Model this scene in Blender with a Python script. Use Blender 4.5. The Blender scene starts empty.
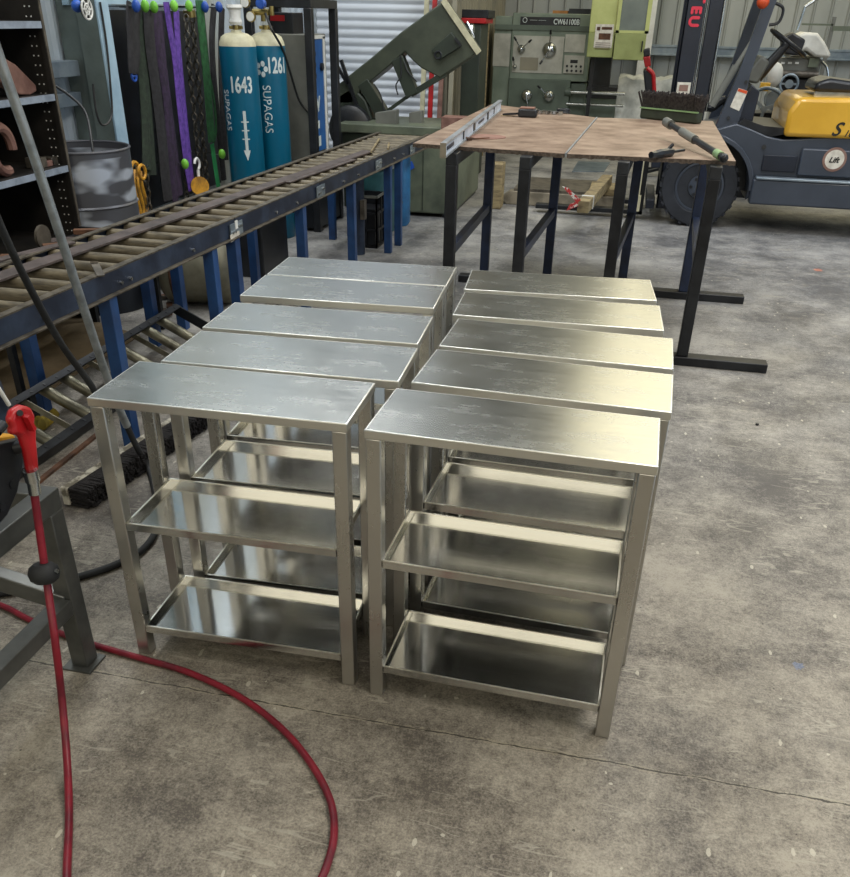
import bpy, math, random
from mathutils import Vector, Matrix
random.seed(7)
sc = bpy.context.scene
COL = sc.collection
R_ = math.radians

# ---------------------------------------------------------------- camera
F_PX, CY = 849.568, 532.361
CR = Vector((0.975423, 0.219546, 0.018699))
CU = Vector((-0.129803, 0.503971, 0.853911))
CF = Vector((-0.178049, 0.835352, -0.520083))
EYE = Vector((0, 0, 1.65))
cd = bpy.data.cameras.new('camera'); cam = bpy.data.objects.new('camera', cd); COL.objects.link(cam)
cam.matrix_world = Matrix(((CR.x, CU.x, -CF.x, EYE.x), (CR.y, CU.y, -CF.y, EYE.y), (CR.z, CU.z, -CF.z, EYE.z), (0, 0, 0, 1)))
cd.sensor_fit = 'AUTO'; cd.sensor_width = 36; cd.lens = F_PX * 36 / 877; cd.shift_y = (CY - 438.5) / 877
cd.clip_start = 0.05; cd.clip_end = 200
sc.camera = cam

# ---------------------------------------------------------------- world, lights, exposure
w = bpy.data.worlds.new('sky'); sc.world = w; w.use_nodes = True
bg = w.node_tree.nodes['Background']; bg.inputs[0].default_value = (0.72, 0.86, 1.0, 1); bg.inputs[1].default_value = 1.15
sc.view_settings.view_transform = 'Standard'; sc.view_settings.look = 'None'
sc.view_settings.exposure = 0.30; sc.view_settings.gamma = 1.0; sc.view_settings.use_curve_mapping = False
ROOF = 5.6
def area(name, x, y, z, sx, sy, power, col, rot=(0, 0, 0)):
    l = bpy.data.lights.new(name, 'AREA'); l.shape = 'RECTANGLE'; l.size = sx; l.size_y = sy; l.energy = power; l.color = col
    o = bpy.data.objects.new(name, l); COL.objects.link(o); o.location = (x, y, z); o.rotation_euler = rot
    return o
area('skylight_or_fill_lamp', 2.0, 12.4, ROOF - .12, 4.6, 5.0, 130, (1.0, 0.90, 0.60))     # yellowed roof sheets, far right
area('skylight_or_fill_lamp', -2.5, 5.6, ROOF - .12, 0.9, 6.6, 170, (0.96, 0.98, 0.97))      # cool sheets along the left wall
area('skylight_or_fill_lamp', 1.0, 6.4, ROOF - .12, 1.4, 1.6, 90, (0.92, 0.96, 1.0))        # mid bay, lamp added to brighten the roller door
area('skylight_or_fill_lamp', 2.4, 1.6, ROOF - .12, 1.6, 4.5, 190, (1.0, 0.94, 0.84))       # above the foreground
area('skylight_or_fill_lamp', 3.6, 8.0, ROOF - .12, 1.4, 4.0, 130, (0.92, 0.96, 1.0))
area('window_lamp', -0.4, -3.15, 3.7, 7.0, 2.4, 95, (1.0, 0.91, 0.70), (R_(90), 0, 0))   # glazed front wall behind the camera
area('window_lamp', 3.2, 15.1, 4.1, 6.4, 2.2, 60, (1.0, 0.90, 0.60), (R_(-90), 0, 0))    # yellowed high window in the back wall

# ---------------------------------------------------------------- measuring helpers (photo pixel -> place)
def ray(px, py):
    return (CR * ((px - 425) / F_PX) - CU * ((py - CY) / F_PX) + CF)
def onz(px, py, z=0.0):
    d = ray(px, py); return EYE + d * ((z - EYE.z) / d.z)
def ony(px, py, Y):
    d = ray(px, py); return EYE + d * (Y / d.y)
def onx(px, py, X):
    d = ray(px, py); return EYE + d * (X / d.x)

# ---------------------------------------------------------------- materials
def new_mat(name):
    m = bpy.data.materials.new(name); m.use_nodes = True
    nt = m.node_tree; b = nt.nodes['Principled BSDF']
    return m, nt, b
def N(nt, t, **kw):
    n = nt.nodes.new(t)
    for k, v in kw.items():
        if k in n.inputs: n.inputs[k].default_value = v
        else: setattr(n, k, v)
    return n
def mixc(nt, fac, a, b):
    n = nt.nodes.new('ShaderNodeMix'); n.data_type = 'RGBA'
    if hasattr(fac, 'is_output') or not isinstance(fac, (int, float)): nt.links.new(fac, n.inputs[0])
    else: n.inputs[0].default_value = fac
    for s, v in ((6, a), (7, b)):
        if isinstance(v, tuple): n.inputs[s].default_value = (*v, 1) if len(v) == 3 else v
        else: nt.links.new(v, n.inputs[s])
    return n.outputs[2]
def coords(nt, scale=(1, 1, 1)):
    tc = nt.nodes.new('ShaderNodeTexCoord'); mp = nt.nodes.new('ShaderNodeMapping')
    mp.inputs['Scale'].default_value = scale; nt.links.new(tc.outputs['Object'], mp.inputs[0]); return mp.outputs[0]
def noise(nt, vec, s, detail=4, rough=.6):
    n = nt.nodes.new('ShaderNodeTexNoise'); n.inputs['Scale'].default_value = s; n.inputs['Detail'].default_value = detail
    n.inputs['Roughness'].default_value = rough; nt.links.new(vec, n.inputs['Vector']); return n.outputs[0]
def ramp(nt, fac, a, b):
    n = nt.nodes.new('ShaderNodeMapRange'); n.inputs[1].default_value = a; n.inputs[2].default_value = b
    nt.links.new(fac, n.inputs[0]); return n.outputs[0]
def mth(nt, op, a, b=None):
    n = nt.nodes.new('ShaderNodeMath'); n.operation = op
    for i, v in enumerate((a, b)):
        if v is None: continue
        if isinstance(v, (int, float)): n.inputs[i].default_value = v
        else: nt.links.new(v, n.inputs[i])
    return n.outputs[0]
def lin(h):
    r, g, b = [int(h[i:i + 2], 16) / 255 for i in (0, 2, 4)]
    f = lambda c: c / 12.92 if c < .04045 else ((c + .055) / 1.055) ** 2.4
    return (f(r), f(g), f(b))
def pm(name, c1, c2=None, rough=.6, metal=0.0, scale=6, lo=.4, hi=.65, bump=0.0, stretch=(1, 1, 1), spec=.5, coat=0):
    m, nt, b = new_mat(name); c1 = lin(c1); c2 = lin(c2) if c2 else tuple(x * .75 for x in c1)
    v = coords(nt, stretch); n = noise(nt, v, scale)
    nt.links.new(mixc(nt, ramp(nt, n, lo, hi), c1, c2), b.inputs['Base Color'])
    b.inputs['Roughness'].default_value = rough; b.inputs['Metallic'].default_value = metal
    b.inputs['Specular IOR Level'].default_value = spec
    if coat: b.inputs['Coat Weight'].default_value = coat
    if bump:
        bp = nt.nodes.new('ShaderNodeBump'); bp.inputs['Strength'].default_value = bump; bp.inputs['Distance'].default_value = .01
        nt.links.new(noise(nt, v, scale * 4), bp.inputs['Height']); nt.links.new(bp.outputs[0], b.inputs['Normal'])
    return m
def steel(name, base=(.62, .62, .60), rough=.24, stretch=(1.5, 40, 40), smear=.16, band=None, aniso=0.0):
    m, nt, b = new_mat(name)
    v = coords(nt, stretch); v2 = coords(nt)
    brush = noise(nt, v, 3, 3); sm = ramp(nt, noise(nt, v2, 6, 7, .75), .42, .78)
    col = mixc(nt, sm, base, tuple(min(1, x * 1.05) for x in base))
    rg = mth(nt, 'ADD', mth(nt, 'MULTIPLY', brush, .12), mth(nt, 'ADD', mth(nt, 'MULTIPLY', sm, smear), rough - .06))
    if band:
        tc = nt.nodes.new('ShaderNodeTexCoord'); sp = nt.nodes.new('ShaderNodeSeparateXYZ'); nt.links.new(tc.outputs['Object'], sp.inputs[0])
        ex = mth(nt, 'GREATER_THAN', mth(nt, 'ABSOLUTE', sp.outputs[0]), band[0])
        ey = mth(nt, 'GREATER_THAN', mth(nt, 'ABSOLUTE', sp.outputs[1]), band[1])
        bd = mth(nt, 'MAXIMUM', ex, ey)
        col = mixc(nt, mth(nt, 'MULTIPLY', bd, .7), col, (.86, .85, .80)); rg = mth(nt, 'ADD', rg, mth(nt, 'MULTIPLY', bd, .12))
    nt.links.new(col, b.inputs['Base Color']); nt.links.new(rg, b.inputs['Roughness'])
    b.inputs['Metallic'].default_value = 1.0
    if aniso: b.inputs['Anisotropic'].default_value = aniso
    return m

def floor_mat():
    m, nt, b = new_mat('worn_concrete'); v = coords(nt)
    big = ramp(nt, noise(nt, v, .55, 6, .6), .38, .66)
    mid = ramp(nt, noise(nt, v, 2.6, 8, .68), .40, .62)
    fine = ramp(nt, noise(nt, v, 26, 8, .75), .36, .66)
    grain = ramp(nt, noise(nt, v, 140, 4, .8), .35, .7)
    # warmer tone in front, easing to greyer towards the back
    sp = nt.nodes.new('ShaderNodeSeparateXYZ'); nt.links.new(v, sp.inputs[0])
    depth_tone = ramp(nt, mth(nt, 'ADD', sp.outputs[1], mth(nt, 'MULTIPLY', noise(nt, v, .8, 3), 3.0)), 2.0, 8.0)
    def w_(scale, det, ro, amp): return mth(nt, 'MULTIPLY', mth(nt, 'SUBTRACT', noise(nt, v, scale, det, ro), .5), amp)
    val = mth(nt, 'ADD', w_(.55, 5, .6, 2.0), w_(2.2, 8, .72, 2.3))
    val = mth(nt, 'ADD', val, w_(10, 8, .8, 1.3)); val = mth(nt, 'ADD', val, w_(45, 7, .85, 2.1)); val = mth(nt, 'ADD', val, w_(150, 3, .8, 1.7))
    val = mth(nt, 'MINIMUM', mth(nt, 'MAXIMUM', mth(nt, 'ADD', val, .46), 0.0), 1.0)
    a = mixc(nt, depth_tone, lin('aaa190'), lin('a6a4a1')); d = mixc(nt, depth_tone, lin('554d43'), lin('58585a'))
    c = mixc(nt, val, d, a)
    # dark stains
    st = ramp(nt, noise(nt, v, 1.7, 5, .7), .57, .70)
    c = mixc(nt, mth(nt, 'MULTIPLY', st, .45), c, lin('47433f'))
    # pale worn patches
    wp_ = ramp(nt, noise(nt, v, 3.3, 7, .75), .58, .66)
    c = mixc(nt, mth(nt, 'MULTIPLY', wp_, .28), c, lin('b3ab9b'))
    # white paint flecks / spatter
    vo = nt.nodes.new('ShaderNodeTexVoronoi'); vo.inputs['Scale'].default_value = 7; nt.links.new(v, vo.inputs['Vector'])
    wv = nt.nodes.new('ShaderNodeMapping'); wv.inputs['Scale'].default_value = (1, .45, 1); wv.inputs['Rotation'].default_value = (0, 0, .7)
    nt.links.new(v, wv.inputs[0]); vo2 = nt.nodes.new('ShaderNodeTexVoronoi'); vo2.inputs['Scale'].default_value = 17; nt.links.new(wv.outputs[0], vo2.inputs['Vector'])
    fl = mth(nt, 'MULTIPLY', mth(nt, 'LESS_THAN', mth(nt, 'ADD', vo2.outputs[0], mth(nt, 'MULTIPLY', noise(nt, v, 60, 3), .14)), .165), mth(nt, 'GREATER_THAN', noise(nt, v, 3.1, 2), .47))
    fl1 = mth(nt, 'LESS_THAN', mth(nt, 'ADD', vo.outputs[0], mth(nt, 'MULTIPLY', noise(nt, v, 50, 3), .12)), .095)
    c = mixc(nt, mth(nt, 'MULTIPLY', mth(nt, 'MAXIMUM', fl, fl1), .65), c, lin('cfc9b8'))
    vd = nt.nodes.new('ShaderNodeTexVoronoi'); vd.inputs['Scale'].default_value = 11; nt.links.new(v, vd.inputs['Vector'])
    c = mixc(nt, mth(nt, 'MULTIPLY', mth(nt, 'LESS_THAN', mth(nt, 'ADD', vd.outputs[0], mth(nt, 'MULTIPLY', noise(nt, v, 70, 3), .12)), .095), .7), c, lin('35312c'))
    # blue chalk mark by the right hand side
    P_ = onz(799, 667); dx = mth(nt, 'SUBTRACT', sp.outputs[0], P_.x); dy = mth(nt, 'SUBTRACT', sp.outputs[1], P_.y)
    rr = mth(nt, 'ADD', mth(nt, 'SQRT', mth(nt, 'ADD', mth(nt, 'MULTIPLY', dx, dx), mth(nt, 'MULTIPLY', dy, dy))), w_(40, 4, .7, .06))
    c = mixc(nt, mth(nt, 'MULTIPLY', mth(nt, 'LESS_THAN', rr, .014), .35), c, lin('5f7fb0'))
    P_ = onz(818, 270); dx = mth(nt, 'SUBTRACT', sp.outputs[0], P_.x); dy = mth(nt, 'SUBTRACT', sp.outputs[1], P_.y)
    rr = mth(nt, 'ADD', mth(nt, 'SQRT', mth(nt, 'ADD', mth(nt, 'MULTIPLY', dx, dx), mth(nt, 'MULTIPLY', dy, dy))), w_(20, 4, .7, .12))
    c = mixc(nt, mth(nt, 'MULTIPLY', mth(nt, 'LESS_THAN', rr, .035), .6), c, lin('d07a5a'))
    # long drag scratches
    for rz, s, th in ((.55, .8, .007), (-.9, 1.3, .006), (1.45, .8, .006), (2.3, 1.0, .006)):
        mp = nt.nodes.new('ShaderNodeMapping'); mp.inputs['Rotation'].default_value = (0, 0, rz); mp.inputs['Scale'].default_value = (s * 1.6, s * 12, 1)
        nt.links.new(v, mp.inputs[0]); n = noise(nt, mp.outputs[0], 1.2, 2, .5)
        ln = mth(nt, 'LESS_THAN', mth(nt, 'ABSOLUTE', mth(nt, 'SUBTRACT', n, .5)), th)
        gate = mth(nt, 'GREATER_THAN', noise(nt, v, 2.3 + rz, 2), .57)
        c = mixc(nt, mth(nt, 'MULTIPLY', mth(nt, 'MULTIPLY', ln, gate), .36), c, lin('b9b3a4'))
    # crumbled lip of the joints
    for jy in (1.648, 7.64):
        dj = mth(nt, 'ABSOLUTE', mth(nt, 'ADD', mth(nt, 'SUBTRACT', sp.outputs[1], jy), mth(nt, 'MULTIPLY', mth(nt, 'SUBTRACT', noise(nt, v, 9, 3), .5), .02)))
        c = mixc(nt, mth(nt, 'MULTIPLY', mth(nt, 'LESS_THAN', mth(nt, 'ADD', dj, w_(22, 5, .8, .05)), .006), .35), c, lin('b0a792'))
        c = mixc(nt, mth(nt, 'MULTIPLY', mth(nt, 'LESS_THAN', mth(nt, 'ADD', dj, w_(30, 4, .7, .012)), .0022), .85), c, lin('25221e'))
    nt.links.new(c, b.inputs['Base Color'])
    nt.links.new(mth(nt, 'ADD', mth(nt, 'MULTIPLY', mid, .22), .42), b.inputs['Roughness'])
    b.inputs['Specular IOR Level'].default_value = .45
    bp = nt.nodes.new('ShaderNodeBump'); bp.inputs['Strength'].default_value = .22; bp.inputs['Distance'].default_value = .006
    nt.links.new(mth(nt, 'ADD', fine, mth(nt, 'MULTIPLY', grain, .3)), bp.inputs['Height']); nt.links.new(bp.outputs[0], b.inputs['Normal'])
    return m

M = dict(
    floor=floor_mat(),
    top=steel('steel_top', base=(.58, .585, .57), rough=.24, stretch=(3, 14, 14), band=(.337 - .0045, .1368 - .0045), smear=.07),
    leg=steel('steel_tube', base=(.56, .55, .525), rough=.27, stretch=(30, 30, 1.5)),
    tray=steel('steel_tray', base=(.58, .58, .565), rough=.12, smear=.08),
    rim=steel('polished_weld', base=(.9, .88, .8), rough=.3),
    rail=pm('navy_rail_paint', '232b3c', '3b475c', .45, .3, 5, .45, .7, spec=.5),
    railtop=pm('worn_rail_edge', '71695c', '474139', .5, .6, 20),
    blue=pm('blue_leg_paint', '20487c', '15315a', .45, 0, 4),
    navy=pm('navy_leg_paint', '1d2c4a', '121c30', .4, 0, 6),
    roller=pm('dusty_roller', '7a705c', '4d463a', .5, .15, 9, stretch=(1, 6, 6)),
    roller2=pm('bare_roller', 'a5a08c', '6f6c5f', .35, .8, 9),
    flat=pm('mill_flat_bar', '6a5f5c', '4e4745', .55, .5, 8),
    black=pm('black_paint', '14161a', '23262c', .4, 0, 6),
    dark=pm('black_steel', '2a2c30', '191a1e', .45, .4, 6),
    rubber=pm('black_rubber', '17181a', '242628', .7, 0, 10),
    hose=pm('red_hose_rubber', '86182a', '611222', .42, 0, 12),
    redp=pm('red_plastic', 'b81a20', '8e1116', .35, 0, 5),
    cable=pm('black_cable', '1a1b1d', '2d2e30', .5, 0, 8),
    pole=pm('silver_sleeve', 'a9b0b4', '8b9194', .35, .6, 20, stretch=(1, 1, 1)),
    shelf=pm('dark_shelf_steel', '2e2b28', '1b1a1a', .5, .2, 5),
    shelfedge=pm('pale_shelf_edge', '9aa5b5', '7b8594', .5, .2, 12),
    rust=pm('pink_primer_steel', '8d6a5f', '6a4a42', .6, .2, 8, bump=.2),
    rusty=pm('rust', '6b4a36', '3e2c22', .8, .2, 10, bump=.3),
    scrap=pm('scrap_steel', '70695f', '4b4640', .5, .5, 10),
    wallw=pm('pale_wall_sheet', 'b3bec9', '9c9f98', .5, .1, 1.2, stretch=(1, 1, .4)),
    wallt=pm('tan_wall_sheet', '8f8a78', '78756a', .55, .1, 1.5),
    wallb=pm('grey_wall_sheet', 'a7aaa8', '8a8f8d', .5, .1, 1.0, stretch=(1, 1, .3)),
    girt=pm('galvanised_girt', '8c979f', '6f7c88', .4, .5, 6),
    door=pm('roller_door_sheet', 'd9dfe8', 'c3cad4', .45, .1, .8),
    beam=pm('grey_green_column', '6f7b78', '59625f', .5, .1, 3),
    beaml=pm('lit_flange_pale_rail', 'a9c4d6', '8aa7bd', .5, .1, 3),  # column flange coloured as if lit; the rack rail is pale paint
    roof=pm('roof_sheet', '8f9290', '7d807e', .6, .1, 1),
    drumg=None, teal=pm('teal_cylinder_paint', '07607f', '064f68', .32, 0, 2, .45, .8),
    cream=pm('cream_shoulder_paint', 'c9c4a6', 'a9a489', .5, 0, 8),
    white=pm('white_paint', 'e4e4e0', 'cfcfcb', .5, 0, 6),
    grey=pm('grey_machine_paint', '6f706a', '5c5d58', .5, 0, 3),
    brass=pm('brass_fitting', 'b7a46a', '8a7a4a', .3, .9, 8),
    chrome=pm('chrome', 'cfd2d2', 'a9adad', .2, 1, 8),
    bluep=pm('blue_plastic', '2f5fc0', '24489a', .4, 0, 4),
    greenp=pm('lime_plastic', '86d04a', '6bb138', .4, 0, 4),
    slingk=pm('black_sling', '2c2b2e', '1b1a1d', .85, 0, 30, bump=.4),
    slingg=pm('dark_green_sling', '2d3a2c', '1c241c', .85, 0, 30, bump=.4),
    slingp=pm('purple_sling', '6b47a6', '4b3080', .8, 0, 30, bump=.4),
    slingd=pm('dark_purple_sling', '3b2b45', '251c2c', .85, 0, 30, bump=.4),
    webg=pm('green_webbing', '2f6a3c', '1f4a2a', .8, 0, 20, bump=.3),
    webl=pm('light_green_label', '3fae6a', '2f9458', .6, 0, 10),
    chain=pm('chain_steel', '6c675e', '39362f', .4, .8, 20),
    yell=pm('yellow_hook_paint', 'd39a2a', '8a6224', .5, .2, 12),
    weldb=pm('welder_blue_panel', '2f66a8', '24508c', .4, 0, 3),
    olive=pm('olive_machine_paint', '474d40', '383e34', .45, 0, 4, bump=.1),
    olived=pm('dark_olive_paint', '2f382e', '242b24', .5, 0, 4),
    cab=pm('faded_green_cabinet', '6a715f', '4c5347', .5, 0, 3),
    lathe=pm('lathe_green', '7e8a7c', '6b786b', .5, 0, 3),
    lathed=pm('lathe_green_dark', '5a665b', '4b564d', .5, 0, 3),
    face=pm('aluminium_faceplate', 'b9b9b0', 'a5a59c', .4, .3, 6),
    lime=pm('chartreuse_paint', '9ba368', '8b935a', .45, 0, 4),
    limel=pm('bright_chartreuse_paint', 'c3c983', 'b5bb75', .45, 0, 4),
    glass=pm('grey_window', '7e8783', '6c7572', .2, .2, 2),
    ply=pm('worn_hardboard', '9f8875', '6f5949', .5, 0, 6, .33, .66, bump=.3),
    plye=pm('frayed_board_edge', '4a3f37', '6d6157', .8, 0, 60),
    tan=pm('tan_timber', '9a8a66', '6f6149', .7, 0, 8, stretch=(1, 1, 5)),
    timber=pm('grey_timber', '8e8574', '6b6456', .75, 0, 8),
    orange=pm('orange_board', 'b77e42', '94632f', .6, 0, 5),
    foil=pm('white_wrap', 'd4d6d2', 'a5a8a4', .35, 0, 4, bump=.5),
    fork=pm('slate_forklift_paint', '3a414d', '323945', .38, 0, 3, coat=.2),
    forkd=pm('mast_black_paint', '1b2230', '131824', .4, 0, 3),
    forky=pm('yellow_hood_paint', 'e0ae3a', 'd19f2f', .3, 0, 2, coat=.4),
    tyre=pm('tyre_rubber', '1c1f26', '2a2d34', .75, 0, 6, bump=.2),
    seat=pm('black_vinyl', '15171d', '22252c', .35, 0, 4),
    concrete=pm('tan_cardboard', '8c7a5e', '6f5f48', .8, 0, 4),
    tank=pm('mottled_tan_tank', '8f8b78', '54503f', .5, .2, 4, .35, .75),
    stand=pm('grey_stand_steel', '6b6c69', '50514f', .38, .6, 7, .35, .7),
    plastic=pm('sage_bucket', 'b9c0c0', '7f8a90', .5, 0, 5),
    tape=pm('red_tape', 'c23b3b', 'e2ddd5', .5, 0, 30, .5, .55),
    paper=pm('white_label', 'ddd8cc', 'c3bdb0', .6, 0, 20),
    printk=pm('black_print', '15140f', '201f1a', .6),
    printr=pm('red_print', 'd8344a', 'c02438', .6),
    printw=pm('white_print', 'd3dcdc', 'b8c4c6', .6),
    brown=pm('brown_ring_print', '8a6b60', '7a5b50', .6),
    bristle=pm('dark_bristle', '2c2829', '141214', .95, 0, 60, bump=1.0),
    bristler=pm('maroon_bristle', '4b4543', '2e2a2b', .95, 0, 60, bump=1.0),
    greenw=pm('green_broom_block', '333a2c', '272d22', .6, 0, 8),
    lgreen=pm('pale_green_strip', '8fae7a', '7a996a', .5, 0, 8),
    wblock=pm('paint_splashed_block', 'c7c2b3', '6d675a', .7, 0, 22, .42, .55),
    yellw=pm('yellow_cloth', 'b59a2c', '7a6a20', .7, 0, 14, .4, .6),
    orangep=pm('orange_plastic', 'd8542a', 'b8421d', .4),
    tealm=pm('teal_machine_paint', '2f5f63', '264e52', .45),
    bluebin=pm('blue_barrel_plastic', '2f74a8', '245b88', .45),
    cloth=pm('white_cover_sheet', 'd3d2cb', 'b3b2ab', .6, 0, 4, bump=.5),
    silver=pm('aluminium_level', 'b7bdc3', '9aa0a6', .35, .6, 6),
    levelw=pm('level_white_face', 'c9d2de', 'b0bac8', .5, .1, 8),
    pink=pm('pink_grinding_disc', '8f6a5c', '7a584c', .7, 0, 8),
)
def drum_mat():
    m, nt, b = new_mat('sprayed_drum_paint'); v = coords(nt)
    wv = nt.nodes.new('ShaderNodeMapping'); wv.inputs['Rotation'].default_value = (.5, .7, .3); wv.inputs['Scale'].default_value = (1, 1, 2.6)
    nt.links.new(v, wv.inputs[0]); n = ramp(nt, noise(nt, wv.outputs[0], 3.4, 2, .4), .50, .60)
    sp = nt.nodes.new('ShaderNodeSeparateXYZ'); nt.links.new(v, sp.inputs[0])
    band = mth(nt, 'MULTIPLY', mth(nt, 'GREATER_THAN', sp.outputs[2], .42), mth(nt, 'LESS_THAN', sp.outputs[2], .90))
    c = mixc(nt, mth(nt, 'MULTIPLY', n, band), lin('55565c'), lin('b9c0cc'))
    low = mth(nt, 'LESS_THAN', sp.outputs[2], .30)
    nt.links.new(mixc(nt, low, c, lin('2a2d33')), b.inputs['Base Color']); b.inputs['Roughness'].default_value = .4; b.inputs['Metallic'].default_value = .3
    return m
M['drumg'] = drum_mat()

# ---------------------------------------------------------------- mesh builder
class MB:
    def __init__(s): s.v = []; s.f = []; s.mi = []; s.cur = 0
    def add(s, vs, fs):
        o = len(s.v); s.v += [Vector(p) for p in vs]; s.f += [tuple(i + o for i in f) for f in fs]; s.mi += [s.cur] * len(fs); return s
    def mat(s, i): s.cur = i; return s
    def box(s, x0, x1, y0, y1, z0, z1, m=None):
        vs = [(x, y, z) for z in (z0, z1) for y in (y0, y1) for x in (x0, x1)]
        if m: vs = [m @ Vector(p) for p in vs]
        return s.add(vs, [(0, 2, 3, 1), (4, 5, 7, 6), (0, 1, 5, 4), (2, 6, 7, 3), (0, 4, 6, 2), (1, 3, 7, 5)])
    def bar(s, p, q, wd, ht, up=(0, 0, 1)):
        p, q, up = Vector(p), Vector(q), Vector(up); d = (q - p).normalized()
        a = d.cross(up)
        if a.length < 1e-4: a = d.cross(Vector((0, 1, 0)))
        a.normalize(); b = a.cross(d); a *= wd / 2; b *= ht / 2
        vs = [p - a - b, p + a - b, p + a + b, p - a + b, q - a - b, q + a - b, q + a + b, q - a + b]
        return s.add(vs, [(0, 3, 2, 1), (4, 5, 6, 7), (0, 1, 5, 4), (1, 2, 6, 5), (2, 3, 7, 6), (3, 0, 4, 7)])
    def cyl(s, p, q, r, r2=None, n=16, cap=True):
        p, q = Vector(p), Vector(q); r2 = r if r2 is None else r2; d = (q - p).normalized()
        a = d.orthogonal().normalized(); b = d.cross(a); vs = []
        for c, rr in ((p, r), (q, r2)):
            for i in range(n): t = 2 * math.pi * i / n; vs.append(c + a * (rr * math.cos(t)) + b * (rr * math.sin(t)))
        fs = [(i, (i + 1) % n, n + (i + 1) % n, n + i) for i in range(n)]
        if cap: fs += [tuple(range(n))[::-1], tuple(range(n, 2 * n))]
        return s.add(vs, fs)
    def tube(s, pts, r, n=10, flat=1.0, sub=5, up=None, closed=False):
        pts = [Vector(p) for p in pts]
        if sub > 1 and len(pts) > 2: pts = smooth(pts, sub, closed)
        vs = []; K = len(pts); pa = None
        for k, p in enumerate(pts):
            d = (pts[min(k + 1, K - 1)] - pts[max(k - 1, 0)]).normalized() if not closed else (pts[(k + 1) % K] - pts[k - 1]).normalized()
            if up is not None: a = d.cross(Vector(up))
            elif pa is None: a = d.orthogonal()
            else: a = pa - d * pa.dot(d)
            if a.length < 1e-6: a = d.orthogonal()
            a.normalize(); pa = a; b = d.cross(a)
            rr = r(k / (K - 1)) if callable(r) else r
            for i in range(n): t = 2 * math.pi * i / n; vs.append(p + a * (rr * math.cos(t)) + b * (rr * flat * math.sin(t)))
        fs = []
        for k in range(K if closed else K - 1):
            k2 = (k + 1) % K
            for i in range(n): fs.append((k * n + i, k * n + (i + 1) % n, k2 * n + (i + 1) % n, k2 * n + i))
        if not closed: fs += [tuple(range(n))[::-1], tuple((K - 1) * n + i for i in range(n))]
        return s.add(vs, fs)
    def lathe(s, c, prof, n=28, axis='z'):
        c = Vector(c); vs = []
        ax = {'z': (Vector((1, 0, 0)), Vector((0, 1, 0)), Vector((0, 0, 1))), 'y': (Vector((1, 0, 0)), Vector((0, 0, 1)), Vector((0, -1, 0))), 'x': (Vector((0, 1, 0)), Vector((0, 0, 1)), Vector((1, 0, 0)))}[axis] if isinstance(axis, str) else axis
        for r, h in prof:
            for i in range(n): t = 2 * math.pi * i / n; vs.append(c + ax[0] * (r * math.cos(t)) + ax[1] * (r * math.sin(t)) + ax[2] * h)
        fs = [(k * n + i, k * n + (i + 1) % n, (k + 1) * n + (i + 1) % n, (k + 1) * n + i) for k in range(len(prof) - 1) for i in range(n)]
        if prof[0][0] > 1e-5: fs.append(tuple(range(n))[::-1])
        if prof[-1][0] > 1e-5: fs.append(tuple((len(prof) - 1) * n + i for i in range(n)))
        return s.add(vs, fs)
    def prism(s, poly, off):            # poly: list of 3D points, off: vector
        poly = [Vector(p) for p in poly]; off = Vector(off); n = len(poly)
        return s.add(poly + [p + off for p in poly], [tuple(range(n))[::-1], tuple(range(n, 2 * n))] + [(i, (i + 1) % n, n + (i + 1) % n, n + i) for i in range(n)])
    def pxz(s, pts, y0, y1): return s.prism([(x, y0, z) for x, z in pts], (0, y1 - y0, 0))
    def ball(s, c, r, sx=1, sy=1, sz=1, n=14, m=8):
        prof = [(r * math.sin(math.pi * k / m), -r * math.cos(math.pi * k / m)) for k in range(m + 1)]
        o = len(s.v); s.lathe((0, 0, 0), [(max(a, 1e-6), b) for a, b in prof], n)
        for i in range(o, len(s.v)): p = s.v[i]; s.v[i] = Vector((c[0] + p.x * sx, c[1] + p.y * sy, c[2] + p.z * sz))
        return s
    def ring(s, c, R, r, nrm=(0, 0, 1), n=28, m=8, a0=0, a1=2 * math.pi):
        nrm = Vector(nrm).normalized(); a = nrm.orthogonal().normalized(); b = nrm.cross(a); c = Vector(c)
        full = abs(a1 - a0 - 2 * math.pi) < 1e-4
        pts = [c + a * (R * math.cos(a0 + (a1 - a0) * i / n)) + b * (R * math.sin(a0 + (a1 - a0) * i / n)) for i in range(n if full else n + 1)]
        return s.tube(pts, r, m, sub=1, closed=full)
def smooth(P, sub, closed=False):
    out = []; n = len(P); rng = range(n) if closed else range(n - 1)
    for i in rng:
        p0 = P[(i - 1) % n] if closed else P[max(i - 1, 0)]; p1 = P[i]; p2 = P[(i + 1) % n]; p3 = P[(i + 2) % n] if closed else P[min(i + 2, n - 1)]
        for k in range(sub):
            t = k / sub; out.append(.5 * ((2 * p1) + (p2 - p0) * t + (2 * p0 - 5 * p1 + 4 * p2 - p3) * t * t + (3 * p1 - p0 - 3 * p2 + p3) * t ** 3))
    if not closed: out.append(P[-1])
    return out

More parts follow.
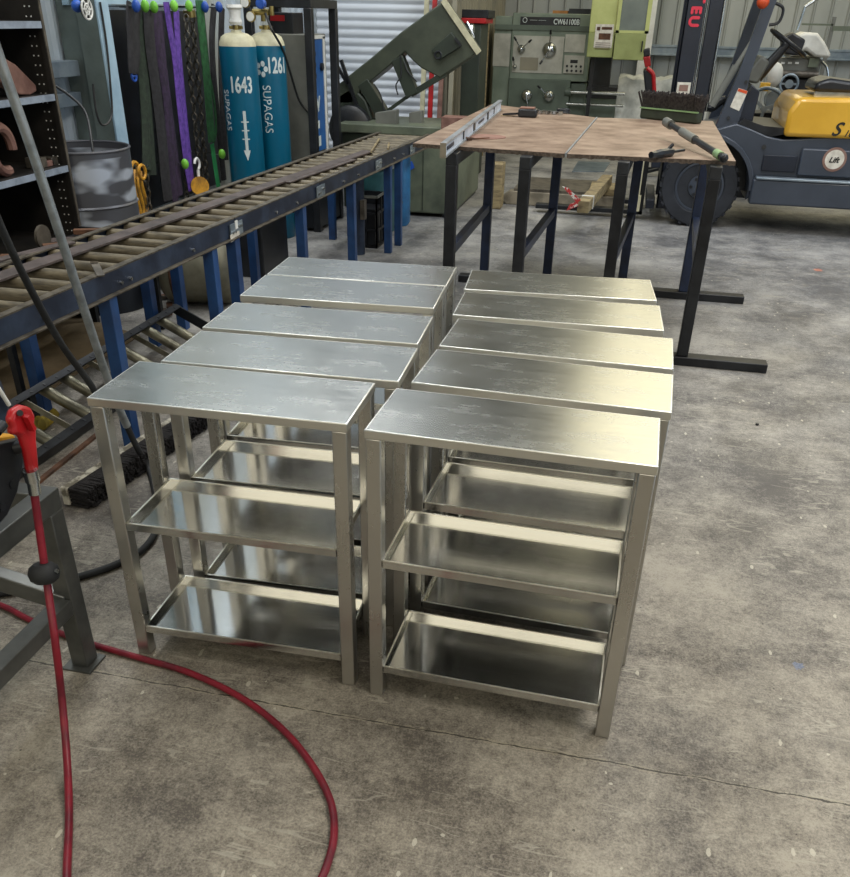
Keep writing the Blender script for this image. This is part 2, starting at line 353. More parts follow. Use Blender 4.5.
MW = {}
def build(name, mb, mats, parent=None, bev=0, smoothang=38, loc=None, subsurf=0):
    me = bpy.data.meshes.new(name)
    if parent is not None: inv = MW[parent.name].inverted(); base = None
    else:
        if loc is None:
            xs = [p.x for p in mb.v]; ys = [p.y for p in mb.v]; zs = [p.z for p in mb.v]
            loc = ((min(xs) + max(xs)) / 2, (min(ys) + max(ys)) / 2, min(zs))
        inv = Matrix.Translation(-Vector(loc))
    me.from_pydata([inv @ p for p in mb.v], [], mb.f)
    mats = mats if isinstance(mats, (list, tuple)) else [mats]
    for m in mats: me.materials.append(m)
    for p, i in zip(me.polygons, mb.mi): p.material_index = i; p.use_smooth = True
    me.update()
    import bmesh
    b = bmesh.new(); b.from_mesh(me); bmesh.ops.recalc_face_normals(b, faces=b.faces); b.to_mesh(me); b.free()
    me.set_sharp_from_angle(angle=R_(smoothang))
    o = bpy.data.objects.new(name, me); COL.objects.link(o)
    if parent is not None: o.parent = parent; MW[o.name] = MW[parent.name]
    else: o.location = loc; MW[o.name] = Matrix.Translation(Vector(loc))
    if bev:
        md = o.modifiers.new('bevel', 'BEVEL'); md.width = bev; md.segments = 2; md.limit_method = 'ANGLE'; md.angle_limit = R_(40)
    return o
def thing(name, label, cat, loc=(0, 0, 0), group=None, rz=0):
    o = bpy.data.objects.new(name, None); COL.objects.link(o); o.empty_display_size = .1
    o.location = loc; o.rotation_euler = (0, 0, rz); MW[o.name] = Matrix.Translation(Vector(loc)) @ Matrix.Rotation(rz, 4, 'Z')
    return tag(o, label, cat, group)
def tag(o, label, cat, group=None, kind=None):
    o['label'] = label; o['category'] = cat
    if group: o['group'] = group
    if kind: o['kind'] = kind
    return o
def struct(name, mb, m, **k): o = build(name, mb, m, **k); o['kind'] = 'structure'; return o
def dup(root, loc, rz, label, group=None):
    r = root.copy(); COL.objects.link(r); r.location = loc; r.rotation_euler = (0, 0, rz); r['label'] = label
    if group: r['group'] = group
    for ch in list(root.children):
        c = ch.copy(); COL.objects.link(c); c.parent = r
        for gch in ch.children: d = gch.copy(); COL.objects.link(d); d.parent = c
    return r
def text_pts(body, size, depth=.002, bold=0.0, space=1.0):
    if bold:
        v0, f0 = text_pts(body, size, depth, 0, space); vs, fs = [], []
        for k, (dx, dy) in enumerate(((-bold, 0), (bold, 0), (0, bold), (0, -bold), (0, 0))):
            o_ = len(vs); vs += [v + Vector((dx, dy, k * .00012)) for v in v0]; fs += [tuple(i + o_ for i in f) for f in f0]
        return vs, fs
    cu = bpy.data.curves.new('t', 'FONT'); cu.body = body; cu.size = size; cu.extrude = depth / 2; cu.offset = bold; cu.align_x = 'CENTER'; cu.align_y = 'CENTER'
    cu.space_character = space
    o = bpy.data.objects.new('t', cu); COL.objects.link(o)
    me = o.evaluated_get(bpy.context.evaluated_depsgraph_get()).to_mesh() if False else None
    bpy.context.view_layer.update(); dg = bpy.context.evaluated_depsgraph_get()
    me = bpy.data.meshes.new_from_object(o.evaluated_get(dg))
    vs = [v.co.copy() for v in me.vertices]; fs = [tuple(p.vertices) for p in me.polygons]
    bpy.data.objects.remove(o); bpy.data.curves.remove(cu); bpy.data.meshes.remove(me)
    return vs, fs
def text(mb, body, size, o, xd, yd, depth=.002, bold=0.0, shear=0.0, sx=1.0, space=1.0):
    vs, fs = text_pts(body, size, depth, bold, space); o = Vector(o); xd = Vector(xd).normalized(); yd = Vector(yd).normalized(); zd = xd.cross(yd)
    return mb.add([o + xd * ((v.x + shear * v.y) * sx) + yd * v.y + zd * v.z for v in vs], fs)
def text_cyl(mb, body, size, c, r, ang, z, vertical=False, depth=.002, sx=1.0, bold=0.0):
    vs, fs = text_pts(body, size, depth, bold); out = []
    for v in vs:
        x, y = v.x * sx, v.y
        if vertical: x, y = y, -x
        a = ang + x / r; rr = r + .001 + v.z
        out.append((c[0] + rr * math.sin(a), c[1] - rr * math.cos(a), z + y))
    return mb.add(out, fs)
X_, Y_, Z_ = Vector((1, 0, 0)), Vector((0, 1, 0)), Vector((0, 0, 1))

# ================================================================ STRUCTURE
struct('floor', MB().box(-4.2, 8.2, -3.4, 15.6, -.12, 0), M['floor'], loc=(0, 0, 0))
def corr(x0, x1, z0, z1, pitch=.19, d=.03, rib=.05):      # vertical ribbed sheet in the XZ plane facing -Y (profile points x,y)
    pr = []; x = x0
    while x < x1:
        pr += [(x, 0), (x + pitch - rib - .02, 0), (x + pitch - rib, -d), (x + pitch - .02, -d)]; x += pitch
    return pr
def sheet(name, a, b, z0, z1, m, pitch=.19, d=.025, rib=.05, thick=.02):
    a, b = Vector((*a, 0)), Vector((*b, 0)); L = (b - a).length; u = (b - a).normalized(); n = Vector((u.y, -u.x, 0))
    pr = [(x, y) for x, y in corr(0, L, z0, z1, pitch, d, rib) if x <= L] + [(L, 0)]
    pts = [a + u * x + n * (-y) for x, y in pr]; mb = MB(); k = len(pts)
    back = [a + u * L - n * thick, a - n * thick]
    poly = [Vector((p.x, p.y, z0)) for p in pts]; bk = [Vector((p.x, p.y, z0)) for p in (a + u * 0 - n * thick, a + u * L - n * thick)]
    vs = []; fs = []
    for z in (z0, z1):
        for p in pts: vs.append((p.x, p.y, z))
        for p in pts: q = p; t = (p - a).dot(u); q = a + u * t - n * thick; vs.append((q.x, q.y, z))
    for i in range(k - 1):
        fs += [(i, i + 1, 2 * k + i + 1, 2 * k + i), (k + i + 1, k + i, 3 * k + i, 3 * k + i + 1), (i + 1, i, k + i, k + i + 1), (2 * k + i, 2 * k + i + 1, 3 * k + i + 1, 3 * k + i)]
    mb.add(vs, fs); return struct(name, mb, m, smoothang=20)
sheet('wall_left', (-3.68, -3.3), (-3.68, 11.0), 0, ROOF, M['wallw'])
sheet('wall_back', (-2.2, 15.4), (7.6, 15.4), 0, ROOF, M['wallb'], pitch=.24, d=.03, rib=.03)
sheet('wall_back_step', (-2.2, 10.75), (-2.2, 15.4), 0, ROOF, M['wallt'])
struct('wall_right', MB().box(7.6, 7.7, 7, 15.4, 0, ROOF).box(7.6, 7.7, -3.3, -1.5, 0, ROOF).box(7.6, 7.7, -1.5, 7, 4.2, ROOF), M['wallb'])
struct('wall_front', MB().box(-3.8, 7.7, -3.4, -3.3, 0, ROOF), M['wallb'])
mb = MB().box(-4.0, 3.2, -3.3, -3.2, 2.42, 2.48).box(-4.0, 3.2, -3.3, -3.2, 4.92, 4.98)
for x in (-4.0, -2.2, -.4, 1.4, 3.15): mb.box(x, x + .05, -3.3, -3.2, 2.48, 4.92)
struct('window_1', mb, M['girt'])
mb = MB().box(0, 6.5, 15.15, 15.3, 2.93, 3.0).box(0, 6.5, 15.15, 15.3, 5.2, 5.27)
for x in (0, 6.45): mb.box(x, x + .05, 15.15, 15.3, 3.0, 5.2)
struct('window_2', mb, M['girt'])
struct('ceiling', MB().box(-3.8, 7.8, -3.4, 15.6, ROOF, ROOF + .1), M['roof'])
# roller door, ribs running across
mb = MB(); DY = 10.7; z = 0
pr = []
while z < 3.4:
    pr += [(0, z), (-.004, z + .012), (-.020, z + .026), (-.020, z + .062), (-.004, z + .074)]; z += .083
k = len(pr); vs = [(x, DY + y, zz) for x in (-3.66, -2.2) for y, zz in pr]
mb.add(vs, [(i, i + 1, k + i + 1, k + i) for i in range(k - 1)]); mb.box(-3.66, -2.2, DY + .01, DY + .04, 0, 3.4)
struct('door_1', mb, M['door'], smoothang=60)
struct('wall_above_door', MB().box(-3.66, -2.2, DY - .03, DY + .05, 3.4, ROOF), M['wallw'])
mb = MB().box(-3.655, -3.54, 2.0, 5.6, 1.27, 1.36).box(-3.655, -3.56, 2.0, 5.6, 1.10, 1.18)
struct('trim_1', mb, M['girt'], bev=.004)
mb = MB().box(-2.1, 7.5, 15.25, 15.38, 1.20, 1.32).box(-2.1, 7.5, 15.23, 15.27, 1.30, 1.335).box(-2.1, 7.5, 15.22, 15.25, 1.19, 1.215)
struct('trim_2', mb, M['girt'], bev=.004)
# steel columns
mb = MB().box(-3.50, -3.36, 5.60, 5.73, 0, ROOF).mat(1).box(-3.36, -3.345, 5.595, 5.735, 0, ROOF).mat(0).box(-3.66, -3.50, 5.64, 5.69, 0, ROOF)  # pale bluish strip: light on the column's side put into its colour
struct('trim_3', mb, [M['beam'], M['beaml']], bev=.004)
mb = MB().box(-.08, .10, 15.0, 15.15, 0, ROOF)
struct('trim_4', mb, M['white'], bev=.005)

# ================================================================ STEEL SHELF TABLES
TL, TD, TH, LG = .674, .2736, .8185, .038
def make_table():
    t = thing('steel_shelf_table', '', 'shelf table')
    hx, hy = TL / 2, TD / 2
    build('table_top', MB().box(-hx, hx, -hy, hy, TH - .023, TH), M['top'], t, bev=.002)
    for sx in (-1, 1):
        for sy in (-1, 1):
            cx, cy = sx * (hx - .002 - LG / 2), sy * (hy - .002 - LG / 2)
            build('leg', MB().box(cx - LG / 2, cx + LG / 2, cy - LG / 2, cy + LG / 2, 0, TH - .023), M['leg'], t, bev=.003)
    ix, iy = hx - .002 - LG - .0005, hy - .002
    for z in (.457, .108):
        b = MB().box(-ix, ix, -iy, iy, z - .021, z - .018)
        b.box(-ix, ix, -iy, -iy + .003, z - .018, z).box(-ix, ix, iy - .003, iy, z - .018, z)
        b.box(-ix, -ix + .003, -iy, iy, z - .018, z).box(ix - .003, ix, -iy, iy, z - .018, z)
        tr = build('shelf_tray', b, M['tray'], t)
        r = MB().box(-ix, ix, -iy, -iy + .0045, z, z + .0022).box(-ix, ix, iy - .0045, iy, z, z + .0022)
        r.box(-ix, -ix + .0045, -iy + .0045, iy - .0045, z, z + .0022).box(ix - .0045, ix, -iy + .0045, iy - .0045, z, z + .0022)
        build('tray_rim', r, M['rim'], tr)
    return t
TABS = [  # front-left floor corner and turn
    (-.525, 1.750, -.028, 'right hand row, nearest steel shelf table, whole front and both lower trays showing'),
    (-.489, 2.074, -.039, 'steel shelf table second from the front in the right hand row'),
    (-.478, 2.379, -.020, 'steel shelf table in the middle of the right hand row, third from the front'),
    (-.498, 2.688, .037, 'steel shelf table in the right hand row, fourth from the front, second from bench'),
    (-.516, 2.996, .077, 'steel shelf table at the far end of right hand row, nearest the board topped benches'),
    (-1.246, 1.755, .022, 'left hand row, nearest steel shelf table, beside the red hose and grey stand'),
    (-1.195, 2.044, .036, 'steel shelf table second from the front in the left hand row'),
    (-1.214, 2.346, .044, 'steel shelf table in the middle of the left hand row, third from the front'),
    (-1.243, 2.701, .058, 'left hand row, fourth from front, pushed against the rearmost steel shelf table'),
    (-1.258, 2.985, .052, 'steel shelf table at the far end of left hand row, beside blue conveyor legs')]
proto = None
for x, y, a, lab in TABS:
    c = Vector((x, y, 0)) + Matrix.Rotation(a, 3, 'Z') @ Vector((TL / 2, TD / 2, 0))
    g = 'stainless shelf tables standing in two rows'
    if proto is None:
        proto = make_table(); proto.location = c; proto.rotation_euler = (0, 0, a); proto['label'] = lab; proto['group'] = g
    else: dup(proto, c, a, lab, g)

# ================================================================ RAISED ROLLER CONVEYOR
SK = .046
def cxn(y): return -2.004 + (y - 2.44) * SK         # near rail
def cxf(y): return cxn(y) - .475
CZ = .75
conv = thing('roller_conveyor', 'long raised roller conveyor with navy side rails and blue legs along the left', 'conveyor', (-2.1, 4.8, 0))
def rail_seg(xf, y0, y1, side):
    b = MB(); p, q = Vector((xf(y0), y0, 0)), Vector((xf(y1), y1, 0)); s = side
    b.bar(p + Z_ * (CZ - .043), q + Z_ * (CZ - .043), .006, .086)
    b.bar(p + Vector((-s * .017, 0, CZ - .084)), q + Vector((-s * .017, 0, CZ - .084)), .04, .006)
    b.mat(1).bar(p + Vector((-s * .014, 0, CZ)), q + Vector((-s * .014, 0, CZ)), .034, .006)
    b.mat(1).bar(p + Vector((s * .012, 0, CZ - .088)), q + Vector((s * .012, 0, CZ - .088)), .034, .005)
    return b
joints = [1.3, 4.2, 5.38, 6.55, 7.45, 8.05]
for y0, y1 in zip(joints[:-1], joints[1:]):
    build('side_rail', rail_seg(cxn, y0 + .004, y1 - .004, 1), [M['rail'], M['railtop']], conv)
    build('side_rail', rail_seg(cxf, y0 + .004, y1 - .004, -1), [M['rail'], M['railtop']], conv)
y = 1.75
while y < 8.0:
    a = Vector((cxn(y) - .008, y, CZ - .030)); q = Vector((cxf(y) + .008, y, CZ - .030))
    r = build('roller', MB().cyl(a, q, .024, n=14).cyl(a + X_ * .006, q - X_ * .006, .008, n=8), M['roller'], conv)
    y += .148
for yj in joints[1:-1]:
    x = cxn(yj) + .004
    j = MB().box(x, x + .006, yj - .075, yj + .075, CZ - .095, CZ - .02)
    pl = build('joint_plate', j, M['girt'], conv)
    for dy in (-.055, -.025, .025, .055):
        build('bolt', MB().cyl((x + .005, yj + dy, CZ - .055 + (.012 if dy > 0 else -.006)), (x + .013, yj + dy, CZ - .055 + (.012 if dy > 0 else -.006)), .008, n=8), M['chrome'], pl)
for yb in (2.65, 3.15, 3.22, 3.75, 4.7, 5.0, 5.8, 6.1, 6.95, 7.2):
    x = cxn(yb) + .002; build('bolt', MB().cyl((x, yb, CZ - .06), (x + .010, yb, CZ - .06), .008, n=8), M['chrome'], conv)
LEGY = [1.8] + [onx(px, py, cxn(yy) - .008).y for px, py, yy in ((114, 335, 3.1), (213, 275, 4), (236, 265, 4.3), (303, 230, 5.3), (353, 215, 6.2), (389, 190, 7), (400, 185, 7.4))]
REARY = [1.9, 3.27, 4.28, 4.60, 5.62, 6.5, 7.15, 8.0]
for yl, yr in zip(LEGY, REARY):
    x = cxn(yl) - .008
    build('leg', MB().box(x - .028, x + .028, yl - .028, yl + .028, 0, CZ - .088), M['blue'], conv, bev=.003)
    x2 = cxf(yr) - .12
    build('leg', MB().box(x2 - .028, x2 + .028, yr - .028, yr + .028, 0, CZ - .088), M['blue'], conv, bev=.003)
    build('cross_tube', MB().bar((x - .03, yl, CZ - .11), (x2 + .03, yr, CZ - .11), .04, .04), M['rail'], conv)
yt = 4.16; x = cxn(yt) + .012
tg = build('serial_tag', MB().box(x, x + .003, yt - .05, yt + .06, CZ - .10, CZ - .065), M['paper'], conv)
build('white_tag', MB().box(x, x + .003, yt + .02, yt + .05, CZ - .05, CZ - .01), M['white'], conv)
# flat bars lying on the rollers
zr = CZ - .004
def flatbar(p, q, wd, lab, th=.008, z=zr, m='flat'):
    a, b = onz(*p, z), onz(*q, z); a.z = b.z = z + th / 2 + .0005
    return tag(build('flat_bar', MB().bar(a, b, wd, th), M[m], bev=.001), lab, 'metal bar', 'steel bars lying on the raised conveyor')
flatbar((-40, 292), (368, 152), .085, 'long brown steel flat bar lying lengthwise on the conveyor rollers', .010)
flatbar((285, 183), (352, 160), .07, 'short steel flat bar lying beside the long bar on conveyor rollers')
flatbar((-30, 268), (72, 243), .05, 'steel flat bar along the far rail beside the steel shelving')
tag(build('steel_offcut', MB().bar(onz(94, 262, .775), onz(101, 276, .752), .03, .006).bar(onz(94, 262, .78), onz(96, 266, .74), .03, .006), M['scrap']), 'small bent steel strip standing against the near conveyor rail', 'metal scrap')
for p, q, lab in (((371, 152), (379, 139), 'thin pale rod lying slantwise across the conveyor rollers'), ((388, 149), (389, 143), 'short pale rod lying across rollers at far conveyor end')):
    tag(build('thin_rod', MB().bar(onz(*p, .755), onz(*q, .755), .014, .010), M['tan']), lab, 'rod')

# ================================================================ LOW ROLLER CONVEYOR ON THE FLOOR
low = thing('roller_conveyor', 'narrow black roller conveyor section lying tilted on the floor under the raised one', 'conveyor', (-2.4, 3.5, 0))
LF0, LF1 = onz(-8, 411, .19), onz(176, 304, .19); ld = (LF1 - LF0).normalized()
LN0 = onz(37, 458, .062); LN0 = LN0 - ld * .25; LN1 = LN0 + ld * ((LF1 - LN0).dot(ld)); ln_ = ((LN0 - LF0) - ld * (LN0 - LF0).dot(ld)); LW = ln_.length; ln_.normalize(); lu = ln_.cross(ld)
if lu.z < 0: lu = -lu
def holes(self, A_, B_, s_):
    self.mat(1)
    for k_ in range(int((B_ - A_).length / .095)):
        p_ = A_ + ld * (.05 + k_ * .095) - ln_ * (s_ * .018) + lu * .001; self.cyl(p_, p_ + lu * .004, .008, n=10)
    return self
MB.holes = holes
for A_, B_, s_ in ((LF0, LF1, -1), (LN0, LN1, 1)):
    build('side_rail', MB().bar(A_ - lu * .028, B_ - lu * .028, .006, .056, lu).bar(A_ - ln_ * (s_ * .016), B_ - ln_ * (s_ * .016), .036, .005, lu).holes(A_, B_, s_), [M['dark'], M['black']], low)
def lowx(px, py):
    P_ = onz(px, py, .17); t_ = (P_ - LF0).dot(ld); return LF0 + ld * t_ - lu * .036
for px, py in ((20, 413), (54, 387), (74, 375), (127, 344), (157, 327), (171, 318)):
    p_ = lowx(px, py); build('roller', MB().cyl(p_ + ln_ * .005, p_ + ln_ * (LW - .005), .027, n=18).cyl(p_, p_ + ln_ * LW, .007, n=8), M['roller2'], low)
for px, py in ((35, 399), (98, 360), (144, 334)):
    p_ = lowx(px, py); build('cross_angle', MB().bar(p_, p_ + ln_ * LW, .034, .004, lu).mat(1).bar(p_ - ld * .017 + lu * .014, p_ - ld * .017 + ln_ * LW + lu * .014, .004, .03, lu), [M['dark'], M['roller2']], low)
build('cross_angle', MB().bar(LF1 - lu * .03, LF1 + ln_ * LW - lu * .03, .01, .056, lu), M['dark'], low)
for t_ in (.25, 1.0):
    p_ = LF0 + ld * t_; build('prop_foot', MB().box(p_.x - .02, p_.x + .01, p_.y - .02, p_.y + .02, 0, p_.z - .03), M['dark'], low)
tag(build('yellow_rag', MB().tube([onz(30, 418, .03), onz(40, 424, .045), onz(50, 418, .03), onz(56, 412, .04)], lambda t: .035 - .01 * t, 8, flat=.6), M['yellw']), 'crumpled yellow cloth inside the low black roller conveyor', 'rag')
tag(build('flat_bar', MB().bar(onz(30, 490, .0), onz(112, 424, .0), .022, .012), M['rusty'], loc=None), 'thin timber strip on the floor in front of low roller conveyor', 'timber strip').location.z = .0

# cardboard and things under the raised conveyor
tag(build('cardboard_sheet', MB().prism([(-3.5, 2.7, .002), (-2.70, 2.75, .002), (-2.68, 4.4, .002), (-3.4, 4.7, .002)], (0, 0, .006)), M['concrete']), 'flattened brown cardboard on the floor under the raised conveyor', 'cardboard')
mb = MB().lathe((-2.63, 5.42, .26), [(0.001, -.30), (.22, -.30), (.25, -.27), (.25, .27), (.22, .30), (.001, .30)], 24, (Vector((.0, .6, .8)), Vector((0, -.8, .6)), Vector((1, 0, 0))))
tk = thing('tan_tank', 'mottled tan steel tank lying on its side under the raised conveyor', 'tank', (-2.72, 5.15, 0))
def ctank():
    c = Vector((-2.62, 5.16, .235)); ax = Vector((.97, .24, 0)).normalized(); u = Vector((-ax.y, ax.x, 0)); return c, (u, Z_, ax)
c, A = ctank()
build('tank_body', MB().lathe(c, [(.001, -.25), (.19, -.24), (.225, -.21), (.235, -.18), (.235, .16), (.225, .19), (.19, .22), (.001, .23)], 28, A), M['tank'], tk)
for h in (-.15, .13): build('seam_band', MB().lathe(c, [(.236, h - .012), (.240, h - .008), (.240, h + .008), (.236, h + .012)], 28, A), M['rusty'], tk)
bk = thing('plastic_bucket', 'pale bluish plastic bucket on the floor between drum and tan tank', 'bucket', (-2.93, 4.62, 0))
BK = Vector((-3.02, 5.42, 0))
bk.location = BK; MW[bk.name] = Matrix.Translation(BK)
build('bucket_body', MB().lathe(BK, [(.09, 0), (.11, .24), (.118, .24), (.118, .25), (.105, .25), (.085, .01)], 20), M['plastic'], bk)
build('handle', MB().ring(BK + Vector((0, 0, .24)), .115, .004, (0, 1, .3), 16, 6, 0, math.pi), M['chrome'], bk)
random.seed(3)
for i in range(7):
    x, y = random.uniform(-2.72, -2.66), 0
    P = onz(random.choice([88, 100, 150, 168, 160, 92, 155]) + random.uniform(-4, 4), random.choice([290, 300, 352, 308]) if i < 3 else 300 + i * 3, 0)
    P.x = min(P.x, -2.75)
    a = random.uniform(0, 3.1); d = Vector((math.cos(a), math.sin(a), 0)) * random.uniform(.05, .1)
    tag(build('steel_offcut', MB().bar(P - d + Z_ * .02, P + d + Z_ * .02, .04, .02), M['rusty'] if i % 2 else M['scrap'], bev=.002), 'small steel offcut on the floor under the raised conveyor', 'metal scrap', 'offcuts under the raised conveyor')

# ================================================================ DRUM, SHELVING
D0 = Vector((-3.22, 4.955, 0))
dr = thing('steel_drum', 'open grey steel drum with silver spray swirls beside the dark shelving', 'drum', D0)
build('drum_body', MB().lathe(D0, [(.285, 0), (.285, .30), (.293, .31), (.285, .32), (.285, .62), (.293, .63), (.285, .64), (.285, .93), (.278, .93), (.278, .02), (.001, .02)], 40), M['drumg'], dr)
build('rim', MB().ring(D0 + Z_ * .935, .284, .008, Z_, 40, 8), M['drumg'], dr)
# cable hanging into it
tag(build('cable', MB().tube([onx(52, 84, -3.5), onx(70, 96, -3.4), onx(86, 114, -3.3), D0 + Vector((.02, .1, .9)), D0 + Vector((.05, .05, .7))], .008, 8), M['cable']), 'black cable drooping from the wall rail into the open drum', 'cable')
sx0, sx1, sy0, sy1 = -3.62, -3.10, 3.35, 4.63
sh = thing('steel_shelving', 'dark steel shelving unit with punched uprights at far left', 'shelving', (-3.36, 4.0, 0))
b = MB().box(sx0, sx1, sy1 - .004, sy1, 0, 2.1).box(sx1 - .028, sx1, sy1 - .01, sy1 + .012, 0, 2.1)
build('end_panel', b, M['shelf'], sh)
build('end_panel', MB().box(sx0, sx1, sy0, sy0 + .004, 0, 2.1), M['shelf'], sh)
build('back_panel', MB().box(sx0, sx0 + .004, sy0, sy1, 0, 2.1), M['shelf'], sh)
b = MB(); z = .3
while z < 2.0:
    for dx in (.055, .083): b.cyl((sx1 - dx, sy1 - .0065, z), (sx1 - dx, sy1 - .004, z), .0038, n=8)
    z += .045
build('hole_light_discs', b, M['white'], sh)  # white discs painted in for the bright wall showing through the holes
build('upright_edge', MB().box(sx1, sx1 + .004, sy1 - .006, sy1 + .012, 0, 2.1), M['scrap'], sh)
SHZ = (1.585, 1.245, .885, .50)
for z in SHZ:
    s = build('shelf', MB().box(sx0 + .005, sx1 - .004, sy0 + .005, sy1 - .005, z - .006, z), M['shelf'], sh)
    build('shelf_edge', MB().box(sx1 - .004, sx1 + .002, sy0 + .005, sy1 - .012, z - .032, z), M['shelfedge'], s)
# curved plates on the shelves
def saddle(c, r, ln, a0, a1, rz, tilt, th=.012):
    b = MB(); n = 14; ro = Matrix.Translation(c) @ Matrix.Rotation(rz, 4, 'Z') @ Matrix.Rotation(tilt, 4, 'X'); pts = []
    for i in range(n + 1):
        a = a0 + (a1 - a0) * i / n; pts.append((r * math.cos(a), r * math.sin(a)))
    for i in range(n + 1):
        a = a1 + (a0 - a1) * i / n; pts.append(((r - th) * math.cos(a), (r - th) * math.sin(a)))
    b.prism([ro @ Vector((x, 0, z)) for x, z in pts], ro.to_3x3() @ Vector((0, ln, 0))); return b
def onshelf(mb, z):
    m = min(p.z for p in mb.v)
    for p in mb.v: p.z += z + .0008 - m
    return mb
def yslab(poly, X, th, z0):   # plate standing in an X plane: poly px
    pts = [onx(px, py, X) for px, py in poly]; m = min(p.z for p in pts)
    for p in pts: p.z += z0 + .0008 - m
    return MB().prism(pts, (-th, 0, 0))
o = build('curved_steel_plate', yslab([(-4, 66), (6, 68), (18, 75), (28, 85), (38, 95), (39, 101), (33, 105), (22, 105), (10, 98), (0, 90)], -3.16, .05, SHZ[1]), M['rust'], bev=.006)
tag(o, 'pinkish curved steel plate leaning on the shelf just below the top one', 'steel plate', 'curved steel pieces on the shelving')
o = build('curved_steel_plate', onshelf(MB().lathe(Vector((-3.33, 3.98, 0)), [(.06, 0), (.15, .03), (.16, .035), (.06, .008)], 24), SHZ[1]), M['rust'])
tag(o, 'round dished steel plate on the second shelf behind the silver pole', 'steel plate', 'curved steel pieces on the shelving')
b = MB(); C = onx(6, 168, -3.17)
b.ring((C.x, C.y, C.z), .105, .026, (1, .15, 0), 26, 8, -.9, 4.2)
o = build('steel_ring_segment', onshelf(b, SHZ[2]), M['rust'])
tag(o, 'thick open steel ring segment standing on the middle shelf', 'steel ring', 'curved steel pieces on the shelving')
for i, (px, py) in enumerate([(46, 176), (54, 178), (40, 180)]):
    P = onx(px, py, -3.2); b = MB().box(P.x - .04, P.x + .04, P.y - .05 + i * .004, P.y + .04, 0, .03 + .012 * i)
    P.x -= .02 * i
    o = build('steel_block', onshelf(b, SHZ[2]), M['scrap'] if i else M['rust'], bev=.003); tag(o, ('pinkish steel block on the middle shelf next to punched upright', 'small steel block on the middle shelf near the upright', 'steel block behind two others on the middle shelf')[i], 'steel block', 'blocks on the middle shelf')
# scrap pile on the lowest shelf
b = MB().lathe(Vector((0, 0, 0)), [(.022, -.008), (.062, -.008), (.062, .008), (.022, .008)], 20, (Y_, Z_, X_)); C = onx(43, 238, -3.02)
for p in b.v: p += C
bt = thing('scrap_tray', 'low steel scrap tray between shelving and raised conveyor', 'tray', (-2.86, 3.8, 0))
build('tray', MB().box(-3.08, -2.60, 3.2, 4.6, .52, .53).box(-3.08, -2.60, 4.58, 4.6, .53, .56), M['dark'], bt)
for x in (-3.06, -2.62):
    for y in (3.22, 4.56): build('leg', MB().box(x - .015, x + .015, y - .015, y + .015, 0, .52), M['dark'], bt)
m = min(p.z for p in b.v)
for p in b.v: p.z += .5315 - m
tag(build('drilled_washer_plate', b, M['scrap']), 'round drilled steel disc standing upright on the scrap tray', 'steel disc')
random.seed(11)
for i in range(12):
    x, y = random.uniform(-2.98, -2.72), 3.3 + i * .105; a = random.uniform(-.9, .9) + 1.2; l = random.uniform(.07, .16); t = random.uniform(.01, .03)
    d = Vector((math.cos(a), math.sin(a), 0)) * l; z = .531 + t / 2 + (.03 if i % 3 == 2 else 0)
    P = Vector((x, y, z))
    tag(build('steel_offcut', MB().bar(P - d, P + d + Z_ * (.0), random.uniform(.03, .09), t), M[('scrap', 'flat', 'rusty')[i % 3]], bev=.002), 'flat steel offcut heaped on the tray between shelving and conveyor', 'metal scrap', 'offcuts heaped beside the shelving')

# wall gear: round emblem plate, cable loops
P = onx(87, 9, -3.33)
fn = thing('round_grille', 'small round black fan grille near the top of the grey column', 'fan', P)
b = MB().ring(P, .055, .006, X_, 24, 6)
for k in range(3):
    a = k * math.pi / 3; d = Vector((0, math.cos(a), math.sin(a))) * .05; b.bar(P - d, P + d, .008, .008, X_)
b.ring(P, .028, .005, X_, 16, 6)
build('guard', b, M['white'], fn); build('disc', MB().cyl(P - X_ * .015, P - X_ * .006, .052, n=24), M['black'], fn)
P = onx(77, 6, -3.4); build('blue_knob', MB().ball(P, .035), M['bluep'], fn)
tag(build('cable_loop', MB().tube([onx(100, 2, -3.335), onx(106, 40, -3.335), onx(110, 80, -3.33), onx(112, 112, -3.33), onx(108, 123, -3.33), onx(101, 124, -3.33), onx(96, 110, -3.335), onx(93, 84, -3.335)], .007, 8), M['cable']), 'black cable hanging in a loop down the grey steel column', 'cable')

# ================================================================ SLING RACK
RX = -3.40
rk = thing('sling_rack', 'pale wall rail with knobbed pegs holding slings and chains', 'rack', (RX - .1, 6.6, 0))
build('backboard', MB().box(-3.60, -3.58, 5.95, 7.62, .32, 1.64), M['black'], rk)
build('rail', MB().box(-3.60, -3.55, 5.62, 7.62, 1.66, 1.76), M['beaml'], rk, bev=.004)
PEGS = [(136, 6, 'bluep'), (145, 6, 'greenp'), (154, 7, 'greenp'), (174, 6, 'greenp'), (189, 6, 'greenp'), (205, 7, 'bluep'), (219, 7, 'bluep')]
for px, py, m in PEGS:
    P = onx(px, py, -3.30)
    pg = build('peg', MB().cyl((-3.56, P.y, P.z), (P.x, P.y, P.z), .008, n=8), M['chrome'], rk)
    build('knob', MB().ball(P, .030, 1, .72, 1.25), M[m], pg)
for px, py in ((185, 164), (222, 154), (148, 166)):
    P = onx(px, py, -3.30)
    pg = build('peg', MB().cyl((-3.58, P.y, P.z), (P.x, P.y, P.z), .008, n=8), M['chrome'], rk)
    if px != 148: build('knob', MB().ball(P, .030, 1, .72, 1.25), M['greenp'], pg)
def sling(pts, wd, m, lab, X=-3.36, flat=.35, name='lifting_sling', cat='sling', r=None):
    b = MB()
    for path in pts: b.tube([onx(px, py, X) for i, (px, py) in enumerate(path)], r or wd * .72, 8, flat=flat, up=X_)
    return tag(build(name, b, M[m]), lab, cat, 'lifting slings on the rack')
